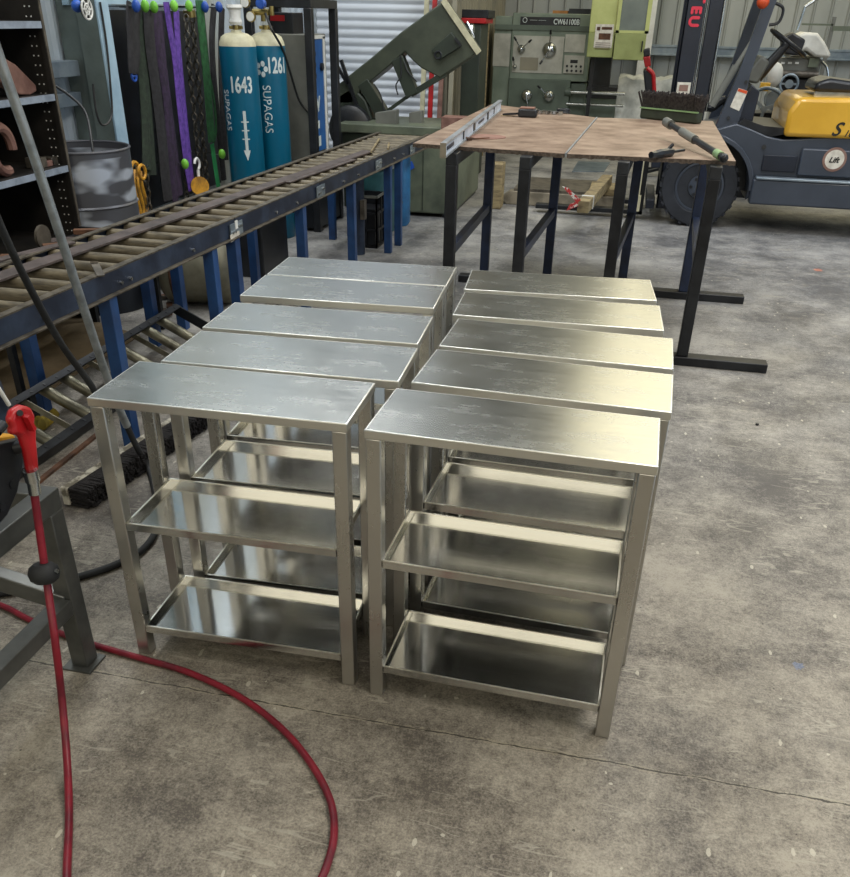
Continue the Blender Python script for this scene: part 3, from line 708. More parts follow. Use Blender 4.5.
sling([[(131, 4), (130, 20), (131, 35), (132, 60), (133, 74)], [(137, 6), (135, 30), (136, 50), (134, 72)]], .07, 'slingk', 'short dark round sling on the leftmost blue knobbed peg')
P = onx(134, 76, -3.36); tag(build('shackle', MB().ring(P, .03, .008, X_, 16, 6).cyl(P + Y_ * .035 - Z_ * .0, P - Y_ * .035, .008, n=8), M['bluep']), 'blue shackle at the bottom of the short dark sling', 'shackle')
sling([[(146, 10), (144, 40), (146, 90), (150, 150), (152, 175)], [(141, 12), (142, 60), (146, 120), (147, 170)]], .085, 'slingg', 'dark green round sling, leftmost of the long hanging slings', -3.38)
sling([[(148, 10), (150, 45), (156, 90), (162, 140), (165, 175), (168, 200)]], .09, 'slingk', 'thick black round sling beside the dark green one', -3.35)
sling([[(154, 10), (158, 45), (166, 100), (170, 150), (176, 205)], [(160, 12), (163, 60), (172, 130), (180, 195)]], .06, 'slingd', 'dark plum round sling left of the bright purple sling', -3.37)
sling([[(166, 2), (170, 30), (175, 60), (180, 110), (186, 160), (191, 190)], [(176, 10), (178, 45), (182, 90), (187, 140), (192, 185)]], .055, 'slingp', 'bright purple round sling hanging from the green knobbed peg', -3.34)
def chain(pts, X, r, lab, name='lifting_chain', m='chain', step=.042):
    P = smooth([onx(px, py, X) for px, py in pts], 12); b = MB(); acc = 0; k = 0; last = P[0]
    for i in range(1, len(P)):
        acc += (P[i] - P[i - 1]).length
        if acc > step:
            d = (P[i] - last).normalized(); n = X_ if k % 2 else d.cross(X_).normalized(); c = (P[i] + last) / 2; a = n.cross(d)
            q = [c + d * (.026 * math.sin(t)) * 1.1 + a * (r * 1.9 * math.cos(t)) for t in [2 * math.pi * j / 10 for j in range(10)]]
            b.tube(q, r * .62, 5, sub=1, closed=True); last = P[i]; acc = 0; k += 1
    return tag(build(name, b, M[m]), lab, 'chain', 'lifting chains on the rack')
chain([(186, 14), (188, 50), (193, 100), (198, 150), (204, 188)], -3.33, .011, 'steel chain, left strand of the pair beside the purple sling')
chain([(192, 14), (195, 50), (200, 100), (204, 150), (208, 186)], -3.35, .011, 'steel chain, right strand of the pair beside green webbing')
chain([(178, 60), (180, 110), (184, 155), (187, 200)], -3.37, .009, 'dark thin chain hanging behind the purple sling')
tag(build('chain_collar', MB().cyl(onx(189, 10, -3.345), onx(190, 17, -3.345), .045, n=14), M['brass']), 'brass coloured collar at top of the paired chains', 'collar')
def webbing(px, X, wd, m, lab, name='webbing_sling'):
    b = MB(); P = smooth([onx(a, c, X) for a, c in px], 5)
    for p, q in zip(P[:-1], P[1:]): b.bar(p, q, wd, .006, X_)
    return tag(build(name, b, M[m]), lab, 'sling', 'webbing slings on the rack')
webbing([(199, 0), (203, 40), (207, 80), (210, 120), (212, 142)], -3.33, .12, 'webg', 'wide green webbing sling hanging beside the chains')
webbing([(206, 60), (214, 100), (216, 130), (213, 143)], -3.36, .03, 'webg', 'narrow loop of green webbing right of the wide one')
webbing([(212, 144), (215, 165), (219, 190)], -3.345, .062, 'webl', 'pale green webbing tail with label below the green sling', 'webbing_tail')
sling([[(214, 6), (212, 40), (214, 80), (219, 130), (224, 180)], [(222, 8), (221, 50), (222, 100), (226, 160)]], .06, 'slingk', 'brown black round sling nearest the blue gas cylinders', -3.38)
# yellow chain hoist bundle + hook block
b = MB()
for dx, dz in ((0, 0), (4, 2), (8, -1), (12, 3)):
    b.tube([onx(131 + dx * .8, 168 + dz, -3.28), onx(130 + dx, 185, -3.27), onx(135 + dx, 205, -3.28), onx(139 + dx * .6, 216, -3.28)], .012, 6)
b.ring(onx(135, 170, -3.28), .05, .012, X_, 16, 6); b.ring(onx(142, 172, -3.26), .045, .011, X_, 16, 6)
tag(build('chain_bundle', b, M['yell']), 'bundle of yellow hooks and chain hanging low beside the drum', 'chain')
chain([(146, 175), (148, 195), (150, 215)], -3.26, .010, 'short bright chain hanging beside the yellow hook bundle', step=.04)
hk = thing('hook_block', 'yellow hook block with white hook hanging beside the chains', 'hook', onx(200, 180, -3.28))
build('block', MB().cyl(onx(200, 186, -3.30), onx(200, 186, -3.26), .07, n=20), M['yell'], hk)
build('hook', MB().ring(onx(197, 164, -3.28), .04, .010, X_, 16, 6, -2.2, 2.2).cyl(onx(198, 170, -3.28), onx(199, 180, -3.28), .012, n=8), M['white'], hk)

# ================================================================ GAS CYLINDERS
def gascyl(c, num, lab, ang, arrow):
    c = Vector(c); t = thing('gas_cylinder', lab, 'gas cylinder', c, 'tall blue gas cylinders'); r = .138; H = 1.40
    build('cylinder_body', MB().lathe(c, [(r - .008, 0), (r, .015), (r, 1.40), (r * .995, 1.425)], 32), M['teal'], t)
    build('shoulder', MB().lathe(c, [(r * .996, 1.425), (r * .96, 1.45), (r * .84, 1.485), (r * .6, 1.505), (.04, 1.515), (.035, 1.53)], 32), M['cream'], t)
    v = build('valve', MB().cyl(c + Z_ * 1.525, c + Z_ * 1.56, .025, n=12).cyl(c + Vector((-.05, 0, 1.545)), c + Vector((.05, 0, 1.545)), .012, n=10), M['brass'], t)
    bm = MB(); text_cyl(bm, num, .15, c, r, ang + (0 if arrow else .30), 1.17 if arrow else 1.29, sx=.60, bold=.004); build('number', bm, M['printw'], t)
    bm = MB(); text_cyl(bm, 'SUPAGAS', .075 if arrow else .09, c, r, ang - (.98 if arrow else .45), .99 if not arrow else 1.0, True, sx=.9); build('brand_lettering', bm, M['printw'], t)
    if arrow:
        bm = MB()
        def q(x0, x1, z0, z1):
            n = 3; vs = []
            for i in range(n + 1):
                a = ang + .05 + (x0 + (x1 - x0) * i / n) / r
                for z in (z0, z1): vs.append((c.x + (r + .002) * math.sin(a), c.y - (r + .002) * math.cos(a), z))
            bm.add(vs, [(2 * i, 2 * i + 2, 2 * i + 3, 2 * i + 1) for i in range(n)])
        q(-.011, .011, .72, 1.0); q(-.028, .028, .92, .929); q(-.028, .028, .86, .869); q(-.028, .028, .80, .809)
        a = ang + .05; vs = [(c.x + (r + .002) * math.sin(a + dx / r), c.y - (r + .002) * math.cos(a + dx / r), z) for dx, z in ((-.026, .725), (.026, .725), (0, .65))]
        bm.add(vs, [(0, 1, 2)]); build('arrow_print', bm, M['printw'], t)
    else:
        bm = MB()
        for k in range(5):
            aa = k * 2 * math.pi / 5; dx, dz = .032 * math.cos(aa), .038 * math.sin(aa); vs = []
            for j in range(10):
                tt = 2 * math.pi * j / 10; a = ang - .62 + (dx + .017 * math.cos(tt)) / r; vs.append((c.x + (r + .002) * math.sin(a), c.y - (r + .002) * math.cos(a), 1.27 + dz + .02 * math.sin(tt)))
            bm.add(vs, [tuple(range(10))])
        build('blossom_logo', bm, M['printw'], t)
    return t
c1 = Vector((-2.97, 6.83, 0)); c2 = Vector((-2.86, 7.14, 0))
gascyl(c1, '1643', 'blue gas cylinder with white valve guard, nearer and numbered 1643', .42, True)
gascyl(c2, '1261', 'blue gas cylinder with regulator, standing behind the one numbered 1643', .62, False)
tag(build('valve_guard', MB().lathe(c1, [(.04, 1.562), (.048, 1.58), (.04, 1.61), (.045, 1.655), (.06, 1.67), (.055, 1.69), (.02, 1.69)], 16), M['white']), 'white plastic valve guard on the nearer gas cylinder', 'valve guard')
rg = thing('gas_regulator', 'brass gas regulator with round gauges on the rear blue cylinder', 'regulator', c2 + Z_ * 1.57)
P = c2 + Vector((-.01, -.06, 1.645))
build('regulator_body', MB().cyl(P - X_ * .06, P + X_ * .07, .022, n=12).cyl(P + X_ * .02 - Z_ * .06, P + X_ * .02 + Z_ * .06, .018, n=10).cyl(P + X_ * .09 - Z_ * .02, P + X_ * .09 + Z_ * .04, .02, n=10), M['brass'], rg)
for d, m in ((Vector((-.10, -.02, .06)), 'cream'), (Vector((-.06, -.03, -.03)), 'cream')):
    gq = build('gauge', MB().lathe(P + d, [(.03, 0), (.036, .004), (.036, .028), (.001, .03)], 20, 'y'), M['brass'], rg)
    build('gauge_face', MB().lathe(P + d, [(.031, .0305), (.001, .0315)], 20, 'y'), M['white'], gq)
build('adjusting_knob', MB().lathe(P + Vector((.03, -.02, .055)), [(.03, 0), (.036, .01), (.036, .05), (.03, .055), (.001, .055)], 14, 'y'), M['bluep'], rg)
pts = [P + Vector((.06, -.05, -.01))] + [onx(px, py, -2.72) for px, py in ((272, 30), (283, 50), (291, 75), (299, 100))] + [onx(308, 112, -2.66)]
tag(build('gas_hose', MB().tube(pts, .009, 8), M['cable']), 'black hose running from the regulator to the welder frame', 'hose')
# dark box with red top hanging behind
P0, P1 = ony(270, 12, 7.55), ony(296, 42, 7.55)
bx = thing('control_box', 'black control box with red label inside the black frame', 'control box', P0)
build('box', MB().box(P0.x, P1.x, 7.5, 7.75, P1.z, P0.z), M['black'], bx, bev=.006)
build('red_label', MB().box(P0.x + .02, P0.x + .14, 7.494, 7.4995, P0.z - .06, P0.z - .02), M['redp'], bx)

# ================================================================ BLACK FRAME + WELDER
FX0, FX1, FY0, FY1, FH = -3.10, -2.60, 7.40, 8.02, 1.68
fr = thing('welder_frame', 'tall black square tube frame standing around the grey welder', 'frame', (-2.85, 7.7, 0))
for x in (FX0, FX1):
    for y in (FY0, FY1): build('post', MB().box(x - .032, x + .032, y - .032, y + .032, 0, FH), M['black'], fr, bev=.004)
for y in (FY0, FY1): build('top_rail', MB().box(FX0 - .03, FX1 + .03, y - .03, y + .03, FH, FH + .06), M['black'], fr, bev=.004)
build('top_rail', MB().box(FX1 - .03, FX1 + .03, FY0 + .03, FY1 - .03, FH, FH + .06), M['black'], fr); build('top_rail', MB().box(FX0 - .03, FX0 + .03, FY0 + .03, FY1 - .03, FH, FH + .06), M['black'], fr)
build('base_shelf', MB().box(FX0 + .03, FX1 - .03, FY0 + .0, FY1, .52, .56), M['girt'], fr)
build('dark_fill_panel', MB().box(FX0, FX1 + .02, FY0 - .02, FY1 - .04, .03, .52), M['black'], fr, bev=.004)  # black panel added to darken the space below the welder
wd = thing('welding_machine', 'grey welding machine with blue control panel inside the black frame', 'welder', (-2.84, 7.72, .561))
build('cabinet', MB().box(-3.04, -2.655, 7.46, 7.96, .561, 1.50), M['grey'], wd, bev=.008)
build('front_panel', MB().box(-2.654, -2.645, 7.50, 7.84, .62, 1.46), M['weldb'], wd)
build('panel_trim', MB().box(-2.654, -2.642, 7.85, 7.90, .60, 1.48).box(-2.654, -2.642, 7.50, 7.90, 1.465, 1.49), M['white'], wd)
bm = MB(); text(bm, 'W', .16, (-2.643, 7.63, .98), (0, 1, 0), (0, 0, 1), bold=.006); bm.box(-2.645, -2.641, 7.56, 7.68, .80, .86).box(-2.645, -2.641, 7.56, 7.70, .66, .74)
build('panel_print', bm, M['printw'], wd)
bm = MB()
for z in (1.36, 1.28, 1.20): bm.cyl((-2.645, 7.60, z), (-2.63, 7.60, z), .022, n=12)
bm.cyl((-2.645, 7.78, 1.26), (-2.625, 7.78, 1.26), .03, n=12)
build('dial', bm, M['black'], wd)

# ================================================================ BANDSAW
SY = 8.9; ST = .26
def sp(px, py, y=SY): p = ony(px, py, y); return p
bs = thing('bandsaw', 'olive green metal bandsaw with its bow tilted up', 'bandsaw', (-2.5, 9.0, 0))
build('bow_casting', MB().prism([sp(*q) for q in [(330, 92), (347, 77), (372, 57), (400, 33), (443, 1), (461, 26), (478, 52), (440, 78), (421, 68), (412, 60), (405, 52), (389, 66), (361, 89), (352, 104), (334, 104)]], (0, ST, 0)), M['olive'], bs, bev=.012)
build('cover_edge', MB().bar(sp(443, 0, SY - .015), sp(479, 53, SY - .015), .05, .02, Y_), M['cream'], bs)
build('guide_arm', MB().bar(sp(364, 82, SY + .05), sp(383, 114, SY + .05), .12, .11, Y_), M['olived'], bs, bev=.006)
build('guide_arm', MB().bar(sp(398, 58, SY + .05), sp(413, 95, SY + .05), .12, .11, Y_), M['olived'], bs, bev=.006)
build('blade_bar', MB().bar(sp(372, 122, SY + .06), sp(414, 92, SY + .06), .03, .04, Y_).bar(sp(412, 94, SY + .06), sp(446, 73, SY + .06), .05, .1, Y_), M['olived'], bs)
gp = build('gearbox_cover', MB().prism([sp(*q, SY) for q in [(432, 50), (452, 32), (462, 46), (440, 60)]], (0, -.04, 0)), M['olived'], bs, bev=.006)
build('handle', MB().bar(sp(455, 38, SY - .05), sp(461, 46, SY - .05), .02, .02, Y_).ring(sp(438, 55, SY - .05), .03, .008, Y_, 14, 6), M['black'], gp)
build('tension_wheel', MB().lathe(sp(469, 30, SY + .1), [(.02, 0), (.05, .01), (.05, .04), (.02, .05)], 16, 'x').tube([sp(467, 22), sp(471, 30), sp(474, 38)], .012, 6), M['chrome'], bs)
build('pivot_housing', MB().prism([sp(*q) for q in [(333, 98), (352, 86), (366, 100), (372, 118), (368, 140), (335, 148)]], (0, .34, 0)), M['olived'], bs, bev=.02)
build('feed_lever', MB().bar(sp(341, 60, SY - .03), sp(364, 126, SY - .03), .03, .03, Y_).bar(sp(337, 66, SY - .03), sp(348, 84, SY - .03), .03, .03, Y_), M['dark'], bs)
build('feed_hose', MB().tube([sp(400, 55, SY - .02), sp(401, 75, SY - .02), sp(396, 85, SY - .02), sp(398, 95, SY - .02)], .007, 6).tube([sp(374, 84, SY - .02), sp(381, 96, SY - .02), sp(384, 112, SY - .02)], .007, 6).tube([sp(404, 62, SY - .02), sp(408, 72, SY - .02), sp(417, 82, SY - .02)], .007, 6), M['cable'], bs)
build('vice_jaw', MB().prism([sp(*q, SY - .3) for q in [(375, 113), (396, 110), (396, 131), (376, 135)]], (0, .12, 0)), M['grey'], bs, bev=.004)
build('vice_jaw', MB().prism([sp(*q, SY - .1) for q in [(409, 113), (421, 111), (422, 131), (409, 133)]], (0, .12, 0)), M['grey'], bs, bev=.004)
P = sp(340, 146, 8.55); Q = sp(452, 132, 8.55)
build('saw_bed', MB().box(-2.75, -1.62, 8.5, 9.35, .68, .76), M['cab'], bs, bev=.01)
build('base', MB().box(-2.15, -1.58, 8.32, 9.8, .03, .68), M['cab'], bs, bev=.015)
build('base', MB().box(-2.72, -2.20, 8.55, 9.3, .0, .68), M['olived'], bs, bev=.01)
build('door_seam', MB().box(-1.87, -1.865, 8.314, 8.321, .06, .64), M['olived'], bs)
build('blue_paint_mark', MB().prism([Vector((x, 8.316, z)) for x, z in [(-2.08, .47), (-2.03, .50), (-1.97, .48), (-1.95, .43), (-2.0, .40), (-2.07, .42)]], (0, .004, 0)), M['bluep'], bs)
build('skid', MB().box(-2.13, -2.05, 8.34, 9.75, 0, .03).box(-1.68, -1.6, 8.34, 9.75, 0, .03), M['black'], bs)
P = ony(350, 120, 8.4)
tag(build('grey_upright', MB().box(-2.70, -2.64, 8.22, 8.27, 0, .98), M['girt']), 'grey steel upright standing between black frame and bandsaw', 'post')
build('pulley_guard', MB().lathe(sp(353, 128, SY - .02), [(.17, 0), (.21, .02), (.21, .12), (.17, .15), (.001, .16)], 28, 'y'), M['black'], bs)

# ---- under the raised conveyor, far end
bp_ = thing('blue_pipe', 'dark blue steel pipe standing upright under the conveyor', 'pipe', (-2.03, 6.72, 0))
build('pipe', MB().lathe((-2.03, 6.72, 0), [(.055, 0), (.055, .58), (.048, .58), (.048, .02)], 24), M['rail'], bp_)
build('bracket', MB().box(-1.985, -1.95, 6.64, 6.70, .28, .42), M['scrap'], bp_)
cr = thing('plastic_crate', 'black vented plastic crate standing under the raised conveyor', 'crate', (-2.0, 7.05, 0))
cx0, cx1, cy0, cy1 = -2.14, -1.93, 6.93, 7.20
build('wall', MB().box(cx0, cx0 + .012, cy0, cy1, 0, .40).box(cx0, cx1, cy1 - .012, cy1, 0, .4), M['black'], cr)
b = MB()
for x in (cx0, (cx0 + cx1) / 2, cx1 - .012): b.box(x, x + .012, cy0, cy0 + .014, 0, .40)
for y in (cy0, (cy0 + cy1) / 2, cy1 - .014): b.box(cx1 - .012, cx1, y, y + .014, 0, .40)
for z in (0, .13, .26, .385): b.box(cx0, cx1, cy0, cy0 + .012, z, z + .018).box(cx1 - .012, cx1, cy0, cy1, z, z + .018)
build('lattice', b, M['dark'], cr); build('rim', MB().box(cx0 - .008, cx1 + .008, cy0 - .008, cy0, .39, .41).box(cx1, cx1 + .008, cy0, cy1, .39, .41), M['grey'], cr)
build('contents', MB().box(cx0 + .02, cx1 - .02, cy0 + .02, cy1 - .02, .02, .30), M['black'], cr)
tb = thing('teal_drum', 'teal plastic drum with white lid behind the black crate', 'drum', (-2.12, 7.66, 0))
build('drum_body', MB().lathe((-2.14, 7.62, 0), [(.17, 0), (.18, .02), (.18, .5), (.17, .52)], 28), M['tealm'], tb)
build('lid', MB().lathe((-2.14, 7.62, 0), [(.185, .52), (.19, .53), (.185, .60), (.15, .62), (.001, .62)], 28), M['plastic'], tb)
bb = thing('blue_barrel', 'bright blue plastic barrel with side tap at far conveyor leg', 'barrel', (-1.93, 8.08, 0))
build('barrel_body', MB().lathe((-1.99, 7.90, 0), [(.08, 0), (.10, .03), (.10, .56), (.08, .6), (.001, .6)], 24), M['bluebin'], bb)
build('tap', MB().cyl((-1.96, 7.81, .22), (-1.95, 7.76, .22), .022, n=10).ball((-1.95, 7.76, .22), .028), M['chrome'], bb)
tag(build('shade_block', MB().box(-2.80, -2.46, 5.80, 6.30, 0, .58), M['black'], bev=.01), 'black box added as the dark shade beneath the raised conveyor', 'cabinet')  # added box, its black stands in for deep shade under the conveyor

# stock leaning at the corner
for i, (px0, px1, m, lab) in enumerate([(424, 428, 'cream', 'thin cream length of stock leaning beside the roller door'), (432, 436, 'redp', 'narrow red steel length leaning in the corner'), (441, 447, 'rust', 'brown red steel length leaning beside the narrow red one'), (452, 456, 'wallt', 'pale grey length of stock leaning near the green cabinet')]):
    a = ony(px0, 118, 10.4); c = ony(px1, -60, 10.62)
    a.z = 0; tag(build('steel_length', MB().bar((a.x, 10.2 + .0 * i, 0.012), (c.x + .03, 10.60, 2.6), .05, .03, Y_), M[m]), lab, 'metal bar', 'stock leaning by the roller door')
gc = thing('green_cabinet', 'tall dark green machine cabinet with red top beside the lathe', 'cabinet', (-1.83, 10.9, 0))
P0, P1 = ony(463, 20, 10.7), ony(486, 20, 10.7)
build('body', MB().box(P0.x, P1.x - .05, 10.7, 11.2, 0, P0.z - .03), M['olived'], gc, bev=.01)
build('red_cap', MB().box(P0.x - .02, P1.x, 10.68, 11.2, P0.z - .03, P0.z + .02), M['redp'], gc, bev=.006)
build('top_box', MB().box(P0.x - .02, P1.x + .02, 10.72, 11.2, P0.z + .02, P0.z + .10), M['dark'], gc, bev=.006)
P1 = ony(485, 20, 12.6)
b = MB()
for x in (P1.x - .03, P1.x + .05): b.box(x - .01, x + .01, 12.6, 12.62, 0, 1.62)
for k in range(8): b.box(P1.x - .03, P1.x + .05, 12.605, 12.615, .2 + k * .18, .215 + k * .18)
tag(build('narrow_ladder', b, M['tan']), 'narrow pale ladder rack leaning between green cabinet and lathe', 'ladder')
# ================================================================ LATHE
LY = 13.4
la = thing('lathe', 'large green metal lathe with dials and levers on a silver panel', 'lathe', (-1.4, 13.8, 0))
def lp(px, py, y=LY): return ony(px, py, y)
def rectp(mb, x0, y0, x1, y1, Y, th, yb=None):
    A, B, C2, D = (lp(x0, y0, Y), lp(x1, y0 + (x1 - x0) * .04, Y), lp(x1, y1 + (x1 - x0) * .04, Y), lp(x0, y1, Y))
    xa = (A.x + D.x) / 2; xb = (B.x + C2.x) / 2; zt = (A.z + B.z) / 2; zb = (C2.z + D.z) / 2
    return mb.box(xa, xb, Y - th, Y, zb, zt)
T = lp(514, 13); Lx0, Lx1, Lt = lp(493, 60).x, lp(589, 60).x, 1.69
build('headstock', MB().box(Lx0 + .24, Lx1, LY, LY + .8, 0.9, 1.70).box(Lx0, Lx0 + .24, LY + .02, LY + .8, .0, 1.66), M['lathe'], la, bev=.012)
build('headstock_base', MB().box(Lx0 + .24, Lx1 - .22, LY - .03, LY + .8, 0, .92).box(Lx1 - .22, Lx1, LY + .05, LY + .8, 0, .88), M['lathed'], la, bev=.012)
build('trim_ledge', MB().box(Lx0, Lx1, LY - .02, LY + .01, 1.50, 1.56), M['lathed'], la)
rectp(b := MB(), 513, 35, 563, 72, LY, .012); fp = build('faceplate', b, M['face'], la)
rectp(b := MB(), 493.5, 33, 510, 66, LY + .02, .012); build('side_plate', b, M['face'], la)
rectp(b := MB(), 565, 34, 585, 52, LY, .012); build('chart_plate', b, M['face'], la)
rectp(b := MB(), 564, 55, 584, 73, LY, .03); cp = build('button_panel', b, M['face'], la)
rectp(b := MB(), 520, 57, 538, 70, LY - .013, .003); build('data_plate', b, M['wallt'], fp)
b = MB(); dk = MB()
for i in range(4):
    for j in range(2): P = lp(567 + i * 4.6, 66 + j * 4.6 + i * .2, LY - .035); (dk).cyl(P, P - Y_ * .012, .016, n=10)
P = lp(574, 61.5, LY - .032); dk.box(P.x - .05, P.x + .05, P.y - .004, P.y, P.z - .02, P.z + .02)
build('buttons', dk, M['black'], cp)
rectp(b := MB(), 520.5, 16, 580, 24.5, LY, .012); npz = build('name_plate', b, M['black'], la)
b = MB(); P = lp(566.5, 22.2, LY - .014); text(b, 'CW61100B', .088, P, (1, 0, 0), (0, 0, 1), bold=.002, sx=.82)
P = lp(538, 20, LY - .014); text(b, '\u2014\u2014 \u2014\u2014', .05, P, (1, 0, 0), (0, 0, 1)); b.ring(lp(525, 20, LY - .014), .028, .004, Y_, 16, 5); build('lettering', b, M['printw'], npz)
def dial(px, py, r, lev=None, Y=LY - .012, m='chrome'):
    P = lp(px, py, Y); d = build('dial', MB().lathe(P, [(r, 0), (r, .03), (r * .85, .05), (r * .4, .07), (.001, .075)], 24, 'y'), M[m], la)
    for q in lev or []:
        Q = lp(*q, Y - .09); k = build('lever', MB().cyl(P - Y_ * .06, Q, .008, n=8), M['chrome'], d)
        build('lever', MB().cyl(Q, Q + (Q - P).normalized() * .05, .015, .012, n=10), M['black'], d)
dial(521.5, 49, .055, [(516, 40), (529, 42)]); dial(549.5, 50, .095, [(550.5, 34), (542, 61)]); dial(515, 66.5, .03, [(513.5, 60)])
dial(527, 95, .075, None, LY - .03); dial(549, 96, .075, [(540, 88)], LY - .03)
build('hub_knob', MB().lathe(lp(549, 96, LY - .1), [(.03, 0), (.02, .03), (.001, .03)], 14, 'y').cyl(lp(526, 95, LY - .1), lp(528, 108, LY - .1), .012, n=8), M['chrome'], la)
X2 = lp(616, 100, LY).x
build('bed', MB().box(Lx1 - .22, X2, LY + .1, LY + .7, 0, .70), M['lathed'], la, bev=.01)
build('bed_ways', MB().box(Lx1, X2, LY + .1, LY + .7, .70, .84), M['black'], la)
zz = lp(600, 93, LY - .02).z; z2 = lp(600, 105, LY - .02).z
build('lead_screw', MB().cyl((Lx1 - .25, LY - .03, zz), (lp(625, 93).x, LY - .03, zz - .0), .024, n=12), M['chrome'], la)
build('feed_rod', MB().cyl((Lx1 - .25, LY - .03, z2), (lp(625, 93).x, LY - .03, z2), .020, n=12), M['chrome'], la)
build('rod_bracket', MB().cyl((Lx1 - .28, LY - .03, zz), (Lx1 - .2, LY - .03, zz), .05, n=12), M['lathed'], la)
build('rear_motor_box', MB().box(lp(588, 80).x, lp(609, 80).x, LY + .2, LY + .6, .84, 1.20), M['black'], la)
build('cover_lid', MB().box(lp(568, 8).x, lp(590, 8).x, LY + .2, LY + .6, 1.70, 1.76), M['dark'], la)
tag(build('timber_offcut', MB().box(lp(552, 8).x, lp(567, 8).x, LY + .15, LY + .35, 1.701, 1.735), M['orange']), 'orange timber offcut lying on top of the lathe headstock', 'timber')
# chartreuse guard machine
GY = 12.8
gm = thing('machine_guard', 'chartreuse sheet metal machine guard with a window and notice', 'machine guard', (lp(620, 60, GY).x, GY + .2, 0))
gx0, gx1, gx2 = lp(588, 40, GY).x, lp(614, 40, GY).x, lp(646, 40, GY).x; gz = lp(620, 58, GY).z
build('side_panel', MB().box(gx0, gx1, GY, GY + .4, gz, 1.50), M['lime'], gm, bev=.008)
build('upper_panel', MB().box(gx0, gx1, GY + .01, GY + .4, 1.50, 2.05), M['limel'], gm, bev=.008)
dp = build('door_panel', MB().box(gx1 + .01, gx2, GY - .03, GY + .4, gz - .02, 1.50), M['lime'], gm, bev=.008)
build('window_frame', MB().box(gx1 + .01, gx2 + .02, GY - .03, GY + .01, 1.50, 1.53).box(gx1 + .01, gx1 + .05, GY - .03, GY + .01, 1.5, 2.05).box(gx2 - .03, gx2 + .02, GY - .03, GY + .01, 1.5, 2.05).box(gx1, gx2, GY - .03, GY + .01, 2.0, 2.05), M['limel'], gm)
build('window_pane', MB().box(gx1 + .05, gx2 - .03, GY - .01, GY, 1.53, 2.0), M['glass'], gm)
build('handle', MB().cyl((gx2 - .04, GY - .05, 1.30), (gx2 - .04, GY - .05, 1.42), .008, n=8), M['black'], dp)
build('stand', MB().box(gx0 + .05, gx0 + .1, GY + .3, GY + .35, 0, gz), M['black'], gm)
A, B = lp(596, 24, GY), lp(611.5, 48, GY)
nt_ = build('notice', MB().box(A.x, B.x, GY - .006, GY - .001, B.z, A.z), M['paper'], gm)
W_ = B.x - A.x; b = MB().box(A.x + .02, A.x + .06, GY - .009, GY - .006, A.z - .07, A.z - .03).box(A.x + .08, B.x - .02, GY - .009, GY - .006, A.z - .06, A.z - .03).box(A.x + .05, B.x - .03, GY - .009, GY - .006, A.z - .17, A.z - .10)
for k in range(4): b.box(A.x + .02, B.x - .02, GY - .009, GY - .006, A.z - .21 - k * .022, A.z - .204 - k * .022)
build('notice_print', b, M['rusty'], nt_)
# wrapped pallet
random.seed(5)
WA, WB = ony(619, 78, 13.55), ony(712, 80, 13.55)
wp = thing('wrapped_pallet', 'pallet load covered in crumpled white sheeting behind the bench', 'pallet load', ((WA.x + WB.x) / 2, 13.75, 0))
b = MB(); nx, ny = 26, 12; vs = []; fs = []
for j in range(ny + 1):
    for i in range(nx + 1):
        x = WA.x + (WB.x - WA.x) * i / nx; t = j / ny
        yy = 13.55 - .03 * math.sin(i * 1.3) * (1 - t) - random.uniform(0, .04); zz_ = .14 + (WA.z - .14) * t + random.uniform(-.012, .012) + (.02 * math.sin(i * .9))
        vs.append((x, yy, zz_))
for i in range(nx + 1): x = WA.x + (WB.x - WA.x) * i / nx; vs.append((x, 14.25, WA.z + .01 + random.uniform(-.02, .02)))
for j in range(ny + 1):
    for i in range(nx): a = j * (nx + 1) + i; fs.append((a, a + 1, a + nx + 2, a + nx + 1))
b.add(vs, fs); b.box(WA.x + .02, WB.x - .02, 13.59, 14.2, .14, WA.z - .03)
build('sheeting', b, M['foil'], wp, smoothang=50)
build('pallet', MB().box(WA.x, WB.x, 13.55, 13.65, 0, .13).box(WA.x, WB.x, 13.90, 14.00, 0, .13).box(WA.x, WB.x, 14.15, 14.25, 0, .13), M['timber'], wp)
# racing style chair
CY_ = 11.6
ch = thing('racing_chair', 'red and black racing style office chair behind the bench', 'chair', (ony(665, 110, CY_).x, CY_, 0))
cs = lambda px, py, y=CY_: ony(px, py, y)
build('backrest', MB().prism([cs(*q, CY_ - .22) for q in [(643, 70), (651, 68), (656, 78), (655, 90), (658, 106), (647, 106), (645, 90)]], (0, .44, 0)), M['seat'], ch, bev=.02)
build('red_trim', MB().tube([cs(*q, CY_ - .23) for q in [(647, 68), (653, 74), (654, 84), (655, 95), (659, 104), (668, 107), (682, 107)]], .022, 8), M['redp'], ch)
build('headrest', MB().prism([cs(*q, CY_ - .14) for q in [(643, 50), (650, 48), (650, 56), (644, 57)]], (0, .28, 0)).mat(1).prism([cs(*q, CY_ - .14) for q in [(643, 57), (650, 56), (651, 66), (645, 68)]], (0, .28, 0)), [M['seat'], M['redp']], ch, bev=.01)
S0 = cs(650, 106, CY_); S1 = cs(690, 108, CY_)
build('seat', MB().box(S0.x, S0.x + .5, CY_ - .24, CY_ + .24, .55, S0.z - .25), M['seat'], ch, bev=.02)
build('armrest', MB().box(S0.x + .05, S0.x + .32, CY_ - .3, CY_ - .24, S0.z - .05, S0.z - .02).box(S0.x + .15, S0.x + .19, CY_ - .29, CY_ - .25, .55, S0.z - .05), M['black'], ch)
build('column', MB().cyl((S0.x + .25, CY_, .08), (S0.x + .25, CY_, .55), .03, n=12), M['black'], ch)
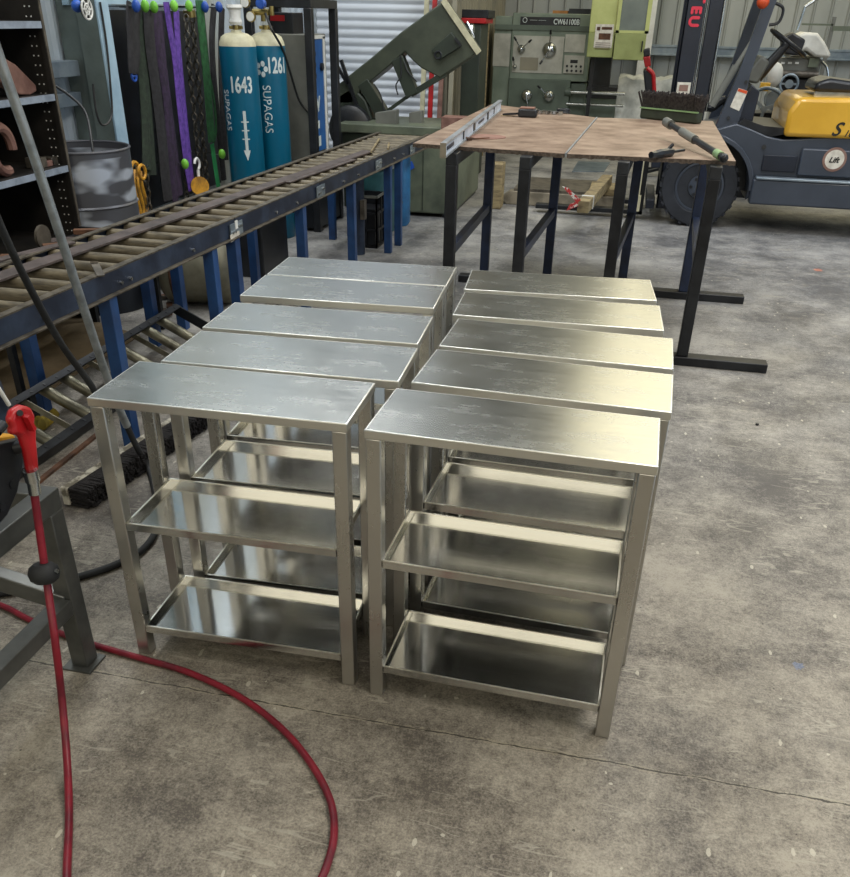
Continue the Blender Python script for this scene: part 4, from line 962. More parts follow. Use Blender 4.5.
for k in range(5):
    a = k * 2 * math.pi / 5; build('base_arm', MB().bar((S0.x + .25, CY_, .10), (S0.x + .25 + .28 * math.cos(a), CY_ + .28 * math.sin(a), .06), .05, .03).ball((S0.x + .25 + .28 * math.cos(a), CY_ + .28 * math.sin(a), .03), .03), M['black'], ch)

# ================================================================ BENCHES
BZ = 1.05; BT = .018
FYB, RYB = 4.80, 6.16
corners = [onz(413, 143, BZ), onz(566, 153.5, BZ), onz(736, 161, BZ), onz(713, 121, BZ), onz(597, 117.5, BZ), onz(492, 104, BZ)]
def board(name, A, B, Cc, D, lab, gx):
    t = thing('workbench', lab, 'workbench', ((A.x + B.x) / 2, (A.y + D.y) / 2, 0), 'board topped benches')
    o = MB().prism([Vector((p.x, p.y, BZ - BT)) for p in (A, B, Cc, D)], (0, 0, BT)); build('table_top', o, M['ply'], t, bev=.002)
    # frayed front edge
    random.seed(int(A.x * 100)); e = MB(); n = 60; vs = []
    for i in range(n + 1):
        p = A.lerp(B, i / n); vs += [(p.x, p.y - .004 - random.uniform(0, .004), BZ - .001), (p.x, p.y - .003, BZ - BT - random.uniform(.0, .006))]
    e.add(vs, [(2 * i, 2 * i + 1, 2 * i + 3, 2 * i + 2) for i in range(n)]); e.prism([(A.x, A.y - .003, BZ - BT), (B.x, B.y - .003, BZ - BT), (B.x, B.y + .02, BZ - BT), (A.x, A.y + .02, BZ - BT)], (0, 0, BT - .002))
    build('frayed_edge', e, M['plye'], t)
    for gi, gx_ in enumerate(gx):
        for y in (FYB, RYB):
            x = gx_ + (0 if y == FYB else ((0, .06) if name == 'a' else (.085, .05))[gi])
            m = 'navy' if y == RYB else ('dark')
            build('leg', MB().box(x - .03, x + .03, y - .03, y + .03, .05, BZ - BT - .06), M[m], t, bev=.004)
        bm_ = MB().bar((gx_, FYB - .03, BZ - BT - .031), (x, RYB + .6, BZ - BT - .031), .06, .06)
        tr = build('top_rail', bm_, M['black'], t, bev=.004)
        build('brace', MB().bar((gx_, FYB + .03, .52), (x, RYB - .03, .52), .04, .05), M['navy'], t)
        build('gusset', MB().prism([(gx_ - .02, FYB + .03, BZ - BT - .06), (gx_ - .02, FYB + .25, BZ - BT - .06), (gx_ - .02, FYB + .03, BZ - BT - .20)], (.01, 0, 0)), M['black'], t)
    return t
A0, A1, A2, A3, A4, A5 = corners
seam = .006
tL = board('a', A0, A1 - X_ * seam, A4 - X_ * seam, A5, 'left workbench with worn brown board top carrying the spirit level', (ony(451, 200, FYB).x, ony(523, 200, FYB).x))
tR = board('b', A1 + X_ * seam, A2, A3, A4 + X_ * seam, 'right workbench with worn brown board top carrying the broom', (ony(619, 200, FYB).x, ony(703, 240, FYB).x))
tag(build('joint_strip', MB().bar(Vector((A1.x, A1.y - .01, BZ - .004)), Vector((A4.x, A4.y, BZ - .004)), .009, .016), M['silver']), 'pale metal strip in the gap between the two bench tops', 'strip')
for y, lab in ((FYB - .0, 'black floor beam under the front legs of the benches'), (RYB, 'black floor beam under the rear legs of the benches')):
    tag(build('floor_beam', MB().box(-1.1, .885, y - .045, y + .045, 0, .049), M['dark'], bev=.004), lab, 'beam', 'bench floor beams')
# spirit level on edge
zl = BZ + .0006
a, c = onz(443, 158, zl), onz(500, 110, zl)
d = (c - a); d.z = 0; L = d.length; u = d.normalized(); nrm = Vector((u.y, -u.x, 0))
sl = thing('spirit_level', 'long aluminium spirit level standing on edge on the left bench', 'spirit level', (a.x, a.y, zl))
H = .068
build('body', MB().bar(a + Z_ * .004, a + u * L + Z_ * .004, .028, .008).bar(a + Z_ * (H - .004), a + u * L + Z_ * (H - .004), .028, .008).mat(1).bar(a + Z_ * H / 2, a + u * L + Z_ * H / 2, .010, H - .016), [M['silver'], M['levelw']], sl)
build('end_cap', MB().bar(a - u * .008 + Z_ * H / 2, a + Z_ * H / 2, .03, H), M['timber'], sl)
for t in (.25, .42, .68, .82):
    p = a + u * (L * t) + nrm * .007 + Z_ * H / 2
    build('vial_window', MB().bar(p - u * (.03 if t in (.42, .68) else .012), p + u * (.03 if t in (.42, .68) else .012), .006, H * .62), M['black'], sl)
build('print', MB().bar(a + u * .08 + nrm * .0065 + Z_ * H / 2, a + u * .30 + nrm * .0065 + Z_ * H / 2, .003, .018).bar(a + u * L * .5 + nrm * .0065 + Z_ * H / 2, a + u * (L * .60) + nrm * .0065 + Z_ * H / 2, .003, .012), M['rail'], sl)
# bench clutter
P = onz(487, 137, zl); tag(build('grinding_disc', MB().lathe(P, [(.11, 0), (.11, .003), (.015, .004)], 28), M['pink']), 'pinkish grinding disc lying on the left bench beside the level', 'disc')
tag(build('file_tool', MB().bar(onz(459, 136, zl + .006), onz(470, 139.5, zl + .006), .022, .012).bar(onz(468, 139, zl + .004), onz(489, 138, zl + .004), .012, .006), M['rusty']), 'dark pointed file lying on the left bench by the pink disc', 'file')
P = onz(527, 117, zl); gl = thing('brush_block', 'black block with pink face on the far edge of left bench', 'block', P)
build('block', MB().box(P.x - .06, P.x + .07, P.y - .05, P.y + .05, zl, zl + .055), M['black'], gl, bev=.012); build('pad', MB().box(P.x - .05, P.x + .05, P.y - .045, P.y + .045, zl + .055, zl + .062), M['pink'], gl)
build('tail', MB().bar((P.x - .06, P.y, zl + .02), (P.x - .17, P.y + .03, zl + .008), .04, .012), M['black'], gl)
tag(build('paper_strip', MB().bar(onz(501, 115.5, zl + .002), onz(515, 116, zl + .002), .03, .003), M['tan']), 'thin tan strip near the far edge of the left bench', 'strip')
P = onz(545, 114, zl); b = MB()
for i in range(5): b.bar((P.x - .08 + i * .045, P.y - .03, zl + .012), (P.x - .05 + i * .045, P.y + .05 - .02 * i, zl + .014), .022, .02)
tag(build('clamp', b, M['chrome']), 'small bright metal clamp on the far edge of the left bench', 'clamp')
P = onz(563, 113, zl); tag(build('wire_coil', MB().ring(P + Z_ * .008, .05, .007, Z_, 20, 6).ring(P + Z_ * .022, .045, .007, Z_, 20, 6), M['black']), 'small coil of dark wire on the bench beside the clamp', 'wire')
P = onz(602, 112, zl)
# broom on the right bench
bA, bB = onz(642, 118, zl), onz(699, 124, zl)
br = thing('push_broom', 'wide push broom lying bristles up on the right bench', 'broom', ((bA.x + bB.x) / 2, bA.y, zl))
uu = (bB - bA); uu.z = 0; Lb = uu.length; uu.normalize(); nn = Vector((-uu.y, uu.x, 0))
mid = (bA + bB) / 2
build('block', MB().bar(bA + Z_ * .036, bB + Z_ * .036, .075, .072), M['greenw'], br, bev=.012)
build('strip', MB().bar(bA - nn * .036 + Z_ * .070, bB - nn * .036 + Z_ * .070, .02, .008), M['lgreen'], br)
random.seed(9); b = MB(); nb = 70
for i in range(nb):
    for j in range(3):
        p = bA.lerp(bB, (i + .5) / nb) + nn * (-.022 + .022 * j) + Z_ * .070; q = p + Z_ * random.uniform(.085, .11) + uu * random.uniform(-.012, .012) + nn * ((j - 1) * .02 + random.uniform(-.01, .01)) + uu * ((i / nb - .5) * .05)
        b.bar(p, q, .010, .009, Y_)
bs_ = build('bristles', b, M['bristler'], br); bs_['kind'] = 'stuff'
h0, h1 = onz(668, 123, zl + .085), onz(724, 158, zl + .02)
build('handle', MB().cyl(h0, h1, .016, .018, n=12), M['dark'], br)
build('handle_joint', MB().cyl(h0.lerp(h1, .28), h0.lerp(h1, .52), 0.023, n=12), M['grey'], br)
build('handle_joint', MB().cyl(h0 - (h1 - h0) * .04, h0 + (h1 - h0) * .06, .026, n=12), M['grey'], br)
build('green_band', MB().cyl(h0.lerp(h1, .88), h0.lerp(h1, .955), .0215, n=12), M['lgreen'], br)
build('end_cap', MB().ball(h1, .022), M['black'], br)
pa, pb = onz(651, 155, zl + .02), onz(684, 150, zl + .02)
pc = thing('torch_handle', 'small black hand tool lying on the right bench near the edge', 'tool', (pa.x, pa.y, zl))
build('tool_body', MB().tube([pa, pa.lerp(pb, .3), pa.lerp(pb, .6), pb], lambda t: .016 if t < .25 else (.022 if t < .7 else .008), 8).cyl(pa.lerp(pb, .1) - nn * .02, pa.lerp(pb, .5) - nn * .028, .011, n=8), M['seat'], pc)
build('trigger', MB().bar(pa.lerp(pb, .5) + Z_ * .015, pa.lerp(pb, .62) + Z_ * .035, .012, .012), M['dark'], pc)

# under the bench: skid, timber, board, blocks
sk = thing('timber_skid', 'low grey timber skid on the floor beyond the benches', 'skid', (-.7, 9.4, 0))
a, c = onz(503, 204, 0), onz(612, 211, 0)
build('front_beam', MB().prism([(a.x - .04, a.y, .06), (a.x + .03, a.y, 0.0), (c.x, c.y, 0), (c.x, c.y, .13), (a.x + .06, a.y, .13)], (0, .14, 0)), M['timber'], sk, bev=.008)
build('rear_beam', MB().box(a.x + .05, c.x, a.y + .75, a.y + .88, 0, .13), M['timber'], sk, bev=.008)
build('deck_board', MB().box(a.x + .1, a.x + .9, a.y + .02, a.y + .80, .13, .155), M['scrap'], sk)
build('cross_block', MB().box(c.x - .25, c.x + .05, c.y + .05, c.y + .5, .131, .19), M['tan'], sk, bev=.006)
P = onz(590, 170, .0)
tag(build('steel_checker_plate', MB().prism([onz(572, 172, .0) , onz(604, 172, .0), onz(610, 163, .0), onz(578, 162, .0)], (0, 0, .01)), M['girt']), 'flat pale steel plate lying on the floor beyond the skid', 'steel plate')
ti = thing('timber_post', 'tan timber post raised on the forks with taped end', 'timber', onz(590, 205, .1))
ta, tb2 = ony(583, 207, 7.9), ony(607, 180, 9.3)
build('post', MB().bar(ta, tb2, .10, .10), M['tan'], ti, bev=.004)
dd = (tb2 - ta).normalized()
build('binding', MB().bar(ta + dd * .22, ta + dd * .25, .108, .108), M['white'], ti)
for q in (((562, 186), (568, 188), (581, 200), (577, 203)), ((566, 211), (570, 204), (578, 201), (578, 206))):
    build('red_white_flag', MB().prism([ony(*k, 7.86) for k in q], (0, .004, 0)), M['tape'], ti)
tag(build('timber_block', MB().box(ony(492, 165, 8.9).x, ony(503, 165, 8.9).x, 8.9, 9.1, 0, .42), M['tan'], bev=.01), 'pale timber offcut standing behind the left bench', 'timber')
tag(build('orange_board', MB().box(ony(440, 120, 8.35).x, ony(470, 120, 8.35).x, 8.40, 8.6, .761, .86), M['rust'], bev=.004), 'reddish brown board behind the spirit level', 'board')

# ================================================================ FORKLIFT
FY = 8.62
fk = thing('forklift', 'slate and yellow forklift truck parked behind the right bench', 'forklift', (1.6, 9.2, 0))
fp_ = lambda px, py, y=FY: ony(px, py, y)
MYD = 8.80
def mastch(x0, x1, y0, y1, m='forkd'): return MB().box(x0, x1, y0, y1, .12, 2.35)
x0 = (fp_(687, 0, MYD).x + fp_(672, 104, MYD).x) / 2; x1 = fp_(704, 0, MYD).x
om = build('outer_mast', MB().box(x0, x0 + .155, MYD, MYD + .07, .12, 2.35).box(x0, x0 + .02, MYD, MYD + .1, .12, 2.35), M['forkd'], fk, bev=.006)
build('inner_mast', MB().box(x0 + .19, x0 + .30, MYD + .05, MYD + .13, .10, 2.3), M['forkd'], fk, bev=.006)
build('hydraulic_rod', MB().cyl((x0 + .172, MYD + .08, .5), (x0 + .172, MYD + .08, 2.3), .012, n=10).cyl((x0 + .315, MYD + .1, .95), (x0 + .315, MYD + .1, 2.3), .012, n=10), M['chrome'], fk)
build('outer_mast', MB().box(x0, x0 + .155, 9.55, 9.62, .12, 2.35), M['forkd'], fk, bev=.006)
build('mast_crosshead', MB().box(x0, x0 + .155, MYD + .07, 9.55, 2.2, 2.3).box(x0, x0 + .1, MYD + .07, 9.55, .35, .45), M['forkd'], fk)
def mtext(ch_, px, py, s):
    P = fp_(px, py, MYD - .003); b = MB(); text(b, ch_, s, P, (0, 0, -1), (1, 0, 0), bold=.006); build('mast_lettering', b, M['printr'], om)
mtext('U', 693.5, 21.5, .115); mtext('E', 696, 10, .115); mtext('T', 700, -2, .115)
A = fp_(676.5, 82, MYD); B = fp_(689, 103, MYD)
lb = build('warning_label', MB().box(A.x + .01, B.x - .01, MYD - .004, MYD - .0005, B.z, A.z), M['paper'], om)
build('label_print', MB().box(A.x + .03, B.x - .03, MYD - .007, MYD - .004, A.z - .07, A.z - .02).box(A.x + .03, B.x - .03, MYD - .007, MYD - .004, A.z - .15, A.z - .09), M['brown'], lb)
# carriage and forks
build('carriage', MB().box(x0 - .10, x0 - .02, 8.75, 9.65, .12, .20).box(x0 - .10, x0 - .02, 8.75, 9.65, .48, .56), M['forkd'], fk, bev=.005)
for y in (8.86, 9.40):
    build('fork', MB().box(x0 - .16, x0 - .12, y, y + .11, .04, .60).box(x0 - 1.15, x0 - .12, y, y + .11, .04, .08), M['dark'], fk, bev=.005)
bz = MB().box(x0 - .20, x0 - .165, 8.80, 8.85, .22, .75).box(x0 - .235, x0 - .15, 8.79, 8.86, .08, .22)
build('side_arm', bz, M['cream'], fk, bev=.003)
build('hose_bundle', MB().tube([(x0 + .24, MYD + .15, 1.05), (x0 + .35, MYD + .12, .98), (x0 + .45, MYD + .1, 1.05), (x0 + .52, MYD + .15, .95)], .035, 8), M['black'], fk)
# tilt cylinder
build('tilt_cylinder', MB().cyl(fp_(712, 106, 8.75), fp_(736, 66, 8.75), .032, n=12).cyl(fp_(734, 70, 8.75), fp_(757, 34, 8.75), .022, n=10), M['grey'], fk)
# wheel
WC = Vector((fp_(700, 178, 8.75).x, 8.66, .35))
def wheel(c, r, wdt, nm='front_wheel'):
    tyr = build(nm, MB().lathe(c, [(r * .62, 0), (r * .66, .012), (r * .95, .012), (r, -.02), (r, -wdt + .02), (r * .95, -wdt), (r * .62, -wdt)], 44, 'y'), M['tyre'], fk)
    b = MB(); n = 26
    for i in range(n):
        a = 2 * math.pi * i / n; u_ = Vector((math.cos(a), 0, math.sin(a))); t_ = Vector((-math.sin(a), 0, math.cos(a)))
        b.bar(c + u_ * (r * .90) + Vector((0, .0, 0)) - Y_ * .012, c + u_ * (r * .90) + Y_ * (wdt * .5), .02, .09, u_) if False else b.bar(c + u_ * (r * .99) - Y_ * .006, c + u_ * (r * .99) + Y_ * (wdt * .6), r * .10, .02, u_)
    build('tread_lug', b, M['tyre'], tyr)
    b = MB().lathe(c, [(r * .60, -.03), (r * .62, .004), (r * .57, .006), (r * .52, -.04), (r * .30, -.03), (r * .28, .01), (r * .15, .02), (.001, .02)], 32, 'y')
    rim = build('wheel_rim', b, M['fork'], tyr)
    b = MB()
    for i in range(6): a = 2 * math.pi * i / 6; p = c + Vector((math.cos(a), 0, math.sin(a))) * r * .22; b.cyl(p, p - Y_ * .025, .014, n=8)
    build('wheel_nut', b, M['dark'], rim)
wheel(WC, .345, .24); wheel(WC + Y_ * .95, .345, .24)
wheel(Vector((2.75, 8.75, .28)), .28, .2, 'rear_wheel')
# body side
px2 = lambda pts, y=FY: [fp_(a, c, y) for a, c in pts]
arc = []
for i in range(9):
    a = R_(100 - i * 14); arc.append((WC.x + .43 * math.cos(a), WC.z + .43 * math.sin(a)))
zb = fp_(760, 205).z; zb = .27
bodypts = arc + [(WC.x + .45, .29), (3.3, .27), (3.3, .95), (fp_(783, 140).x, fp_(783, 140).z), (fp_(768, 137).x, fp_(768, 137).z), (fp_(750, 129).x, fp_(750, 129).z), (fp_(737, 124).x, fp_(737, 124).z), (WC.x + .02, WC.z + .47)]
build('chassis', MB().pxz(bodypts, FY + .02, 9.70), M['fork'], fk, bev=.01)
fa = [(WC.x + .46 * math.cos(R_(120 - i * 12)), WC.z + .46 * math.sin(R_(120 - i * 12))) for i in range(11)] + [(WC.x + .42 * math.cos(R_(120 - i * 12)), WC.z + .42 * math.sin(R_(120 - i * 12))) for i in range(10, -1, -1)]
build('fender', MB().pxz(fa, FY - .06, FY + .2), M['fork'], fk, bev=.006)
stp = fp_(751, 175); z1 = stp.z
build('step', MB().box(WC.x + .44, 3.2, FY - .10, FY + .02, .25, z1 - .02), M['fork'], fk, bev=.015)
build('step_lip', MB().box(WC.x + .46, 3.2, FY - .11, FY - .02, z1 - .02, z1 + .0), M['girt'], fk, bev=.006)
q = fp_(802, 150); build('side_panel', MB().box(q.x, 3.3, FY - .03, FY + .03, z1 + .02, q.z + .015), M['fork'], fk, bev=.012)
q2 = fp_(770, 150); build('step_pocket', MB().box(WC.x + .5, q.x - .02, FY - .004, FY + .02, z1 + .04, z1 + .17), M['forkd'], fk, bev=.004)
build('bolt', MB().cyl(fp_(764, 147, FY + .02), fp_(764, 147, FY - .0), .02, n=12), M['black'], fk)
build('arch_liner', MB().box(WC.x - .1, WC.x + .46, FY + .30, 9.40, .30, .80), M['black'], fk)
# badge
P = fp_(834.5, 159.5, FY - .032); bd = build('round_badge', MB().lathe(P, [(.098, 0), (.098, .003), (.001, .0035)], 32, 'y'), M['brown'], fk)
build('badge_face', MB().lathe(P, [(.078, .004), (.001, .0055)], 32, 'y'), M['paper'], bd)
b = MB(); text(b, 'Lift', .062, P - Y_ * .0068 - Z_ * .005, (1, 0, 0), (0, 0, 1), bold=.002, shear=.3); build('badge_lettering', b, M['printk'], bd)
# hood
H0, H1, H2, H3 = fp_(783, 138), fp_(786, 112), fp_(793, 102), fp_(850, 99)
hz = H3.z; hp = [(H0.x, H0.z + .01), (H0.x + .0, H1.z), (H0.x + .02, H1.z + .04), (H0.x + .06, hz - .005), (H0.x + .12, hz), (3.25, hz + .03), (3.3, hz - .1), (3.3, H0.z + .02)]
hd = build('engine_hood', MB().pxz(hp, FY - .01, 9.65), M['forky'], fk, bev=.035)
P = fp_(838, 130, FY - .013); b = MB(); text(b, 'S', .15, P, (1, 0, 0), (0, 0, 1), bold=.003, shear=.35); text(b, '100', .075, P + X_ * .115 - Z_ * .028, (1, 0, 0), (0, 0, 1), bold=.001, shear=.35)
build('hood_lettering', b, M['printk'], hd)
s0 = fp_(812, 99, FY + .15)
build('seat', MB().pxz([(s0.x, hz + .03), (s0.x + .02, hz + .11), (s0.x + .12, hz + .14), (s0.x + .5, hz + .10), (s0.x + .62, hz + .16), (s0.x + .68, hz + .6), (s0.x + .8, hz + .6), (s0.x + .75, hz + .03)], FY + .18, FY + .75), M['seat'], fk, bev=.03)
build('seat_rail', MB().box(s0.x + .02, s0.x + .5, FY + .2, FY + .24, hz - .0, hz + .035), M['chrome'], fk)
# guard pillars
g0, g1 = fp_(724, 130, FY + .1), fp_(771, 0, FY + .1); dg = g1 - g0
gt = g0 + dg * 1.28
for y in (0, .92):
    build('guard_pillar', MB().bar(g0 + Y_ * y, gt + Y_ * y, .075, .10, Y_) if False else MB().prism([g0 + Vector((-.085, y, 0)), g0 + Vector((.11, y, 0)), g0 + Vector((.13, y, .22)), g0 + dg * .45 + Vector((.05, y, 0)), gt + Vector((.045, y, 0)), gt + Vector((-.045, y, 0)), g0 + dg * .45 + Vector((-.05, y, 0))], (0, .07, 0)), M['fork'], fk, bev=.006)
build('overhead_guard', MB().box(gt.x - .05, gt.x + 1.1, gt.y, gt.y + .99, gt.z - .02, gt.z + .05), M['fork'], fk, bev=.01)
build('guard_post', MB().box(gt.x + 1.02, gt.x + 1.10, gt.y, gt.y + .07, hz, gt.z), M['fork'], fk).hide_render = False
A, B, C_, D_ = fp_(739, 90, FY + .09), fp_(747, 88, FY + .09), fp_(738, 111, FY + .09), fp_(730, 107, FY + .09)
A = g0 + dg * .13; lab_ = MB().prism([fp_(738.5, 88, FY + .098), fp_(748, 91, FY + .098), fp_(739, 111, FY + .098), fp_(730, 107, FY + .098)], (0, -.003, 0)); build('warning_label', lab_, M['paper'], fk)
build('label_heading', MB().prism([fp_(738.8, 88.5, FY + .094), fp_(747.5, 91, FY + .094), fp_(746.5, 94, FY + .094), fp_(737.5, 91, FY + .094)], (0, -.002, 0)), M['orangep'], fk)
for px, py in ((728.5, 118), (746, 82), (750, 90)): build('bolt', MB().cyl(fp_(px, py, FY + .10), fp_(px, py, FY + .085), .014, n=10), M['black'], fk)
build('grab_handle', MB().tube([fp_(772, 2, FY + .13), fp_(783, 8, FY + .13), fp_(779, 22, FY + .13), fp_(769, 25, FY + .13)], .012, 8), M['black'], fk)
build('indicator_lamp', MB().ball(fp_(763, 2, FY - .0), .05), M['orangep'], fk)
# steering
sw0, sw1 = fp_(772, 30, FY + .45), fp_(804, 56, FY + .45); wc_ = (sw0 + sw1) / 2; ax_ = (sw1 - sw0); Rw = ax_.length / 2; nw = Vector((ax_.z, 0, -ax_.x)).normalized()
stw = build('steering_wheel', MB().ring(wc_, Rw, .016, nw, 32, 8), M['black'], fk)
build('steering_column', MB().cyl(wc_, wc_ + (fp_(757, 78, FY + .45) - wc_), .035, .05, n=12), M['black'], stw)
build('dash', MB().prism([fp_(*k, FY + .3) for k in [(748, 72), (762, 55), (770, 62), (758, 84), (745, 82)]], (0, .35, 0)), M['grey'], fk, bev=.02)
build('floor_plate', MB().prism([fp_(*k, FY + .05) for k in [(737, 124), (750, 129), (770, 137), (786, 134), (784, 128), (764, 126), (744, 119)]], (0, .9, 0)), M['dark'], fk)
build('cowl', MB().prism([fp_(*k, FY + .12) for k in [(738, 122), (742, 98), (752, 84), (760, 92), (752, 124)]], (0, .7, 0)), M['forkd'], fk, bev=.01)

# ================================================================ MILL behind the forklift
MY = 11.6
ml = thing('milling_machine', 'grey milling machine with handwheels under a white cover', 'milling machine', (ony(800, 80, MY).x, MY + .2, 0))
mp_ = lambda px, py, y=MY: ony(px, py, y)
a, c = mp_(778, 58), mp_(818, 78); build('head', MB().box(a.x, c.x, MY, MY + .4, c.z, a.z), M['grey'], ml, bev=.015)
build('rail', MB().cyl(mp_(776, 73, MY - .02), mp_(818, 75, MY - .02), .035, n=12), M['scrap'], ml)
a2, c2_ = mp_(782, 78), mp_(826, 100); build('saddle', MB().box(a2.x, c2_.x, MY, MY + .35, .5, a2.z), M['dark'], ml, bev=.015)
build('column', MB().box(a2.x + .08, c2_.x - .1, MY + .35, MY + .7, 0, a.z + .02), M['grey'], ml, bev=.01)
build('base', MB().box(a2.x, c2_.x, MY - .05, MY + .7, 0, .5), M['grey'], ml, bev=.01)
P = mp_(789, 84, MY - .1); build('handwheel', MB().ring(P, .095, .014, Y_, 28, 8).cyl(P, P + Y_ * .1, .025, n=10).cyl(P, P - Y_ * .02, .045, n=14).bar(P - X_ * .09, P + X_ * .09, .012, .02), M['girt'], ml)
P = mp_(766, 112, MY - .35)
build('lever_box', MB().box(mp_(809, 60, MY - .02).x, mp_(819, 60, MY - .02).x, MY - .05, MY, mp_(809, 67).z, mp_(809, 58).z), M['cab'], ml)
for px in (783, 790, 797): p = mp_(px, 63, MY - .01); build('switch', MB().box(p.x - .02, p.x + .02, MY - .012, MY, p.z - .01, p.z + .01), M['white'], ml)
build('coolant_hose', MB().tube([mp_(822, 62), mp_(827, 68), mp_(828, 80), mp_(827, 92)], .012, 8), M['chrome'], ml)
build('lamp_arm', MB().cyl(mp_(797, 30), mp_(805, 7), .014, n=8).cyl(mp_(805, 7), mp_(818, -2), .018, n=8), M['chrome'], ml)
b = MB().prism([mp_(*k, MY - .12) for k in [(788, 58), (796, 36), (806, 32), (818, 33), (825, 42), (832, 56), (828, 58), (815, 57), (806, 50)]], (0, .45, 0))
tag(build('cover_sheet', b, M['cloth'], bev=.04), 'white sheet draped over the top of the milling machine', 'cover')
b = MB().prism([mp_(*k, MY - .14) for k in [(783, 38), (793, 32), (806, 40), (800, 56), (784, 54)]], (0, .3, 0))
tag(build('digital_readout', b, M['seat'], bev=.02), 'dark display box beside the white cover on the mill', 'display')
# second machine with big wheel
gw = thing('belt_grinder', 'grey machine with a large spoked wheel behind the forklift floor', 'grinder', (mp_(765, 115, 10.6).x, 10.7, 0))
P = mp_(764, 109, 10.25); b = MB().ring(P, .19, .018, Y_, 32, 8)
for k in range(3):
    a_ = k * 2 * math.pi / 3 + .4; b.bar(P, P + Vector((math.cos(a_), 0, math.sin(a_))) * .19, .03, .02, Y_)
b.cyl(P - Y_ * .02, P + Y_ * .12, .03, n=10); build('wheel', b, M['girt'], gw)
P2 = mp_(776, 100, 10.35); build('drum_guard', MB().cyl(P2, P2 + Y_ * .2, .10, n=24), M['girt'], gw)
P3 = mp_(786, 112, 10.3); build('arm', MB().ring(P3, .10, .03, Y_, 20, 8, 1.2, 5.2).bar(P3 + X_ * .0 + Z_ * .06, P3 + X_ * .18 + Z_ * .06, .04, .03), M['tealm'], gw)
build('pedestal', MB().box(P.x - .1, P.x + .35, 10.4, 10.8, 0, P.z - .05), M['dark'], gw, bev=.01)
A = mp_(765, 87, 10.6); tag(build('junction_box', MB().box(A.x - .05, A.x + .05, 10.6, 10.66, A.z - .04, A.z + .04).cyl((A.x, 10.6, A.z), (A.x, 10.59, A.z), .02, n=12), M['forky'], bev=.006), 'small yellow socket box near the forklift pillar', 'socket')
# clutter between
tag(build('plastic_bag', MB().ball(ony(775, 75, 10.75), .10, .8, .5, 1.2, 9, 6), M['cloth']), 'crumpled white bag hanging behind the forklift steering column', 'bag')
# wall cable tray on the right
rr = thing('wall_frame', 'pale steel shelf frame fixed on the right back wall', 'frame', (mp_(838, 40, 12.4).x, 12.4, 0))
a = ony(834, 20, 12.4); c = ony(870, 20, 12.4)
build('post', MB().box(a.x - .02, a.x + .02, 12.38, 12.42, 0, 1.72), M['grey'], rr); build('post', MB().box(c.x + .3, c.x + .34, 12.38, 12.42, 0, 1.72), M['grey'], rr)
build('cross_bar', MB().box(a.x, c.x + .3, 12.37, 12.39, 1.58, 1.63).box(a.x - .35, a.x, 12.38, 12.40, 1.63, 1.65), M['cab'], rr)

# ================================================================ FOREGROUND LEFT: STAND, VICE, HOSES
SX = -1.35
st = thing('steel_stand', 'grey steel stand with angled legs at lower left', 'stand', (SX, 1.4, 0))
zt = .575
build('leg', MB().box(SX - .05, SX, 1.655, 1.71, .006, zt - .06), M['stand'], st, bev=.003)
build('foot_plate', MB().box(SX - .07, SX + .02, 1.635, 1.72, 0, .006), M['stand'], st)
build('top_beam', MB().box(SX - .05, SX, .5, 1.71, zt - .06, zt), M['stand'], st, bev=.003)
build('lower_beam', MB().box(SX - .05, SX, .5, 1.653, .20, .25), M['stand'], st, bev=.003)
build('rear_beam', MB().bar(ony(66, 600, 1.67), ony(-40, 566, 1.62), .045, .05), M['stand'], st, bev=.003)
build('rear_leg', MB().box(SX - .50, SX - .45, 1.655, 1.71, 0, zt - .06), M['stand'], st, bev=.003)
build('top_beam', MB().box(SX - .5, SX - .05, 1.655, 1.71, zt - .06, zt), M['stand'], st, bev=.003)
P0 = onz(62, 495, zt)
vb = thing('vice_bracket', 'black drilled bracket plate on the grey stand', 'bracket', (SX - .1, 1.45, zt))
bq = [(-40, 452), (22, 438), (24, 462), (18, 492), (8, 515), (-5, 530), (-40, 545)]
pl = [onx(px, py, SX + .035) for px, py in bq]
build('plate', MB().prism(pl, (-.03, 0, 0)), M['dark'], vb, bev=.004)
b = MB()
for px, py in ((12, 484), (2, 507)): P = onx(px, py, SX + .036); b.cyl(P, P + X_ * .003, .010, n=12)
build('hole', b, M['black'], vb)
build('yellow_jaw', MB().prism([onx(px, py, SX + .02) for px, py in [(-40, 442), (14, 434), (18, 441), (18, 450), (-40, 466)]], (-.12, 0, 0)), M['yell'], vb, bev=.005)
build('clamp_bolt', MB().cyl(onx(14, 448, SX + .03), onx(24, 446, SX + .05), .016, n=12), M['dark'], vb)
bh = thing('blue_housing', 'dark blue curved machine housing at the left edge', 'machine housing', onx(-10, 400, SX - .25))
build('housing', MB().prism([onx(px, py, SX - .25) for px, py in [(-60, 350), (-10, 362), (4, 380), (12, 404), (14, 430), (-60, 440)]], (-.1, 0, 0)), M['rail'], bh, bev=.02)
build('white_rod', MB().cyl(onx(-10, 375, SX - .235), onx(9, 405, SX - .235), .006, n=8), M['white'], bh)
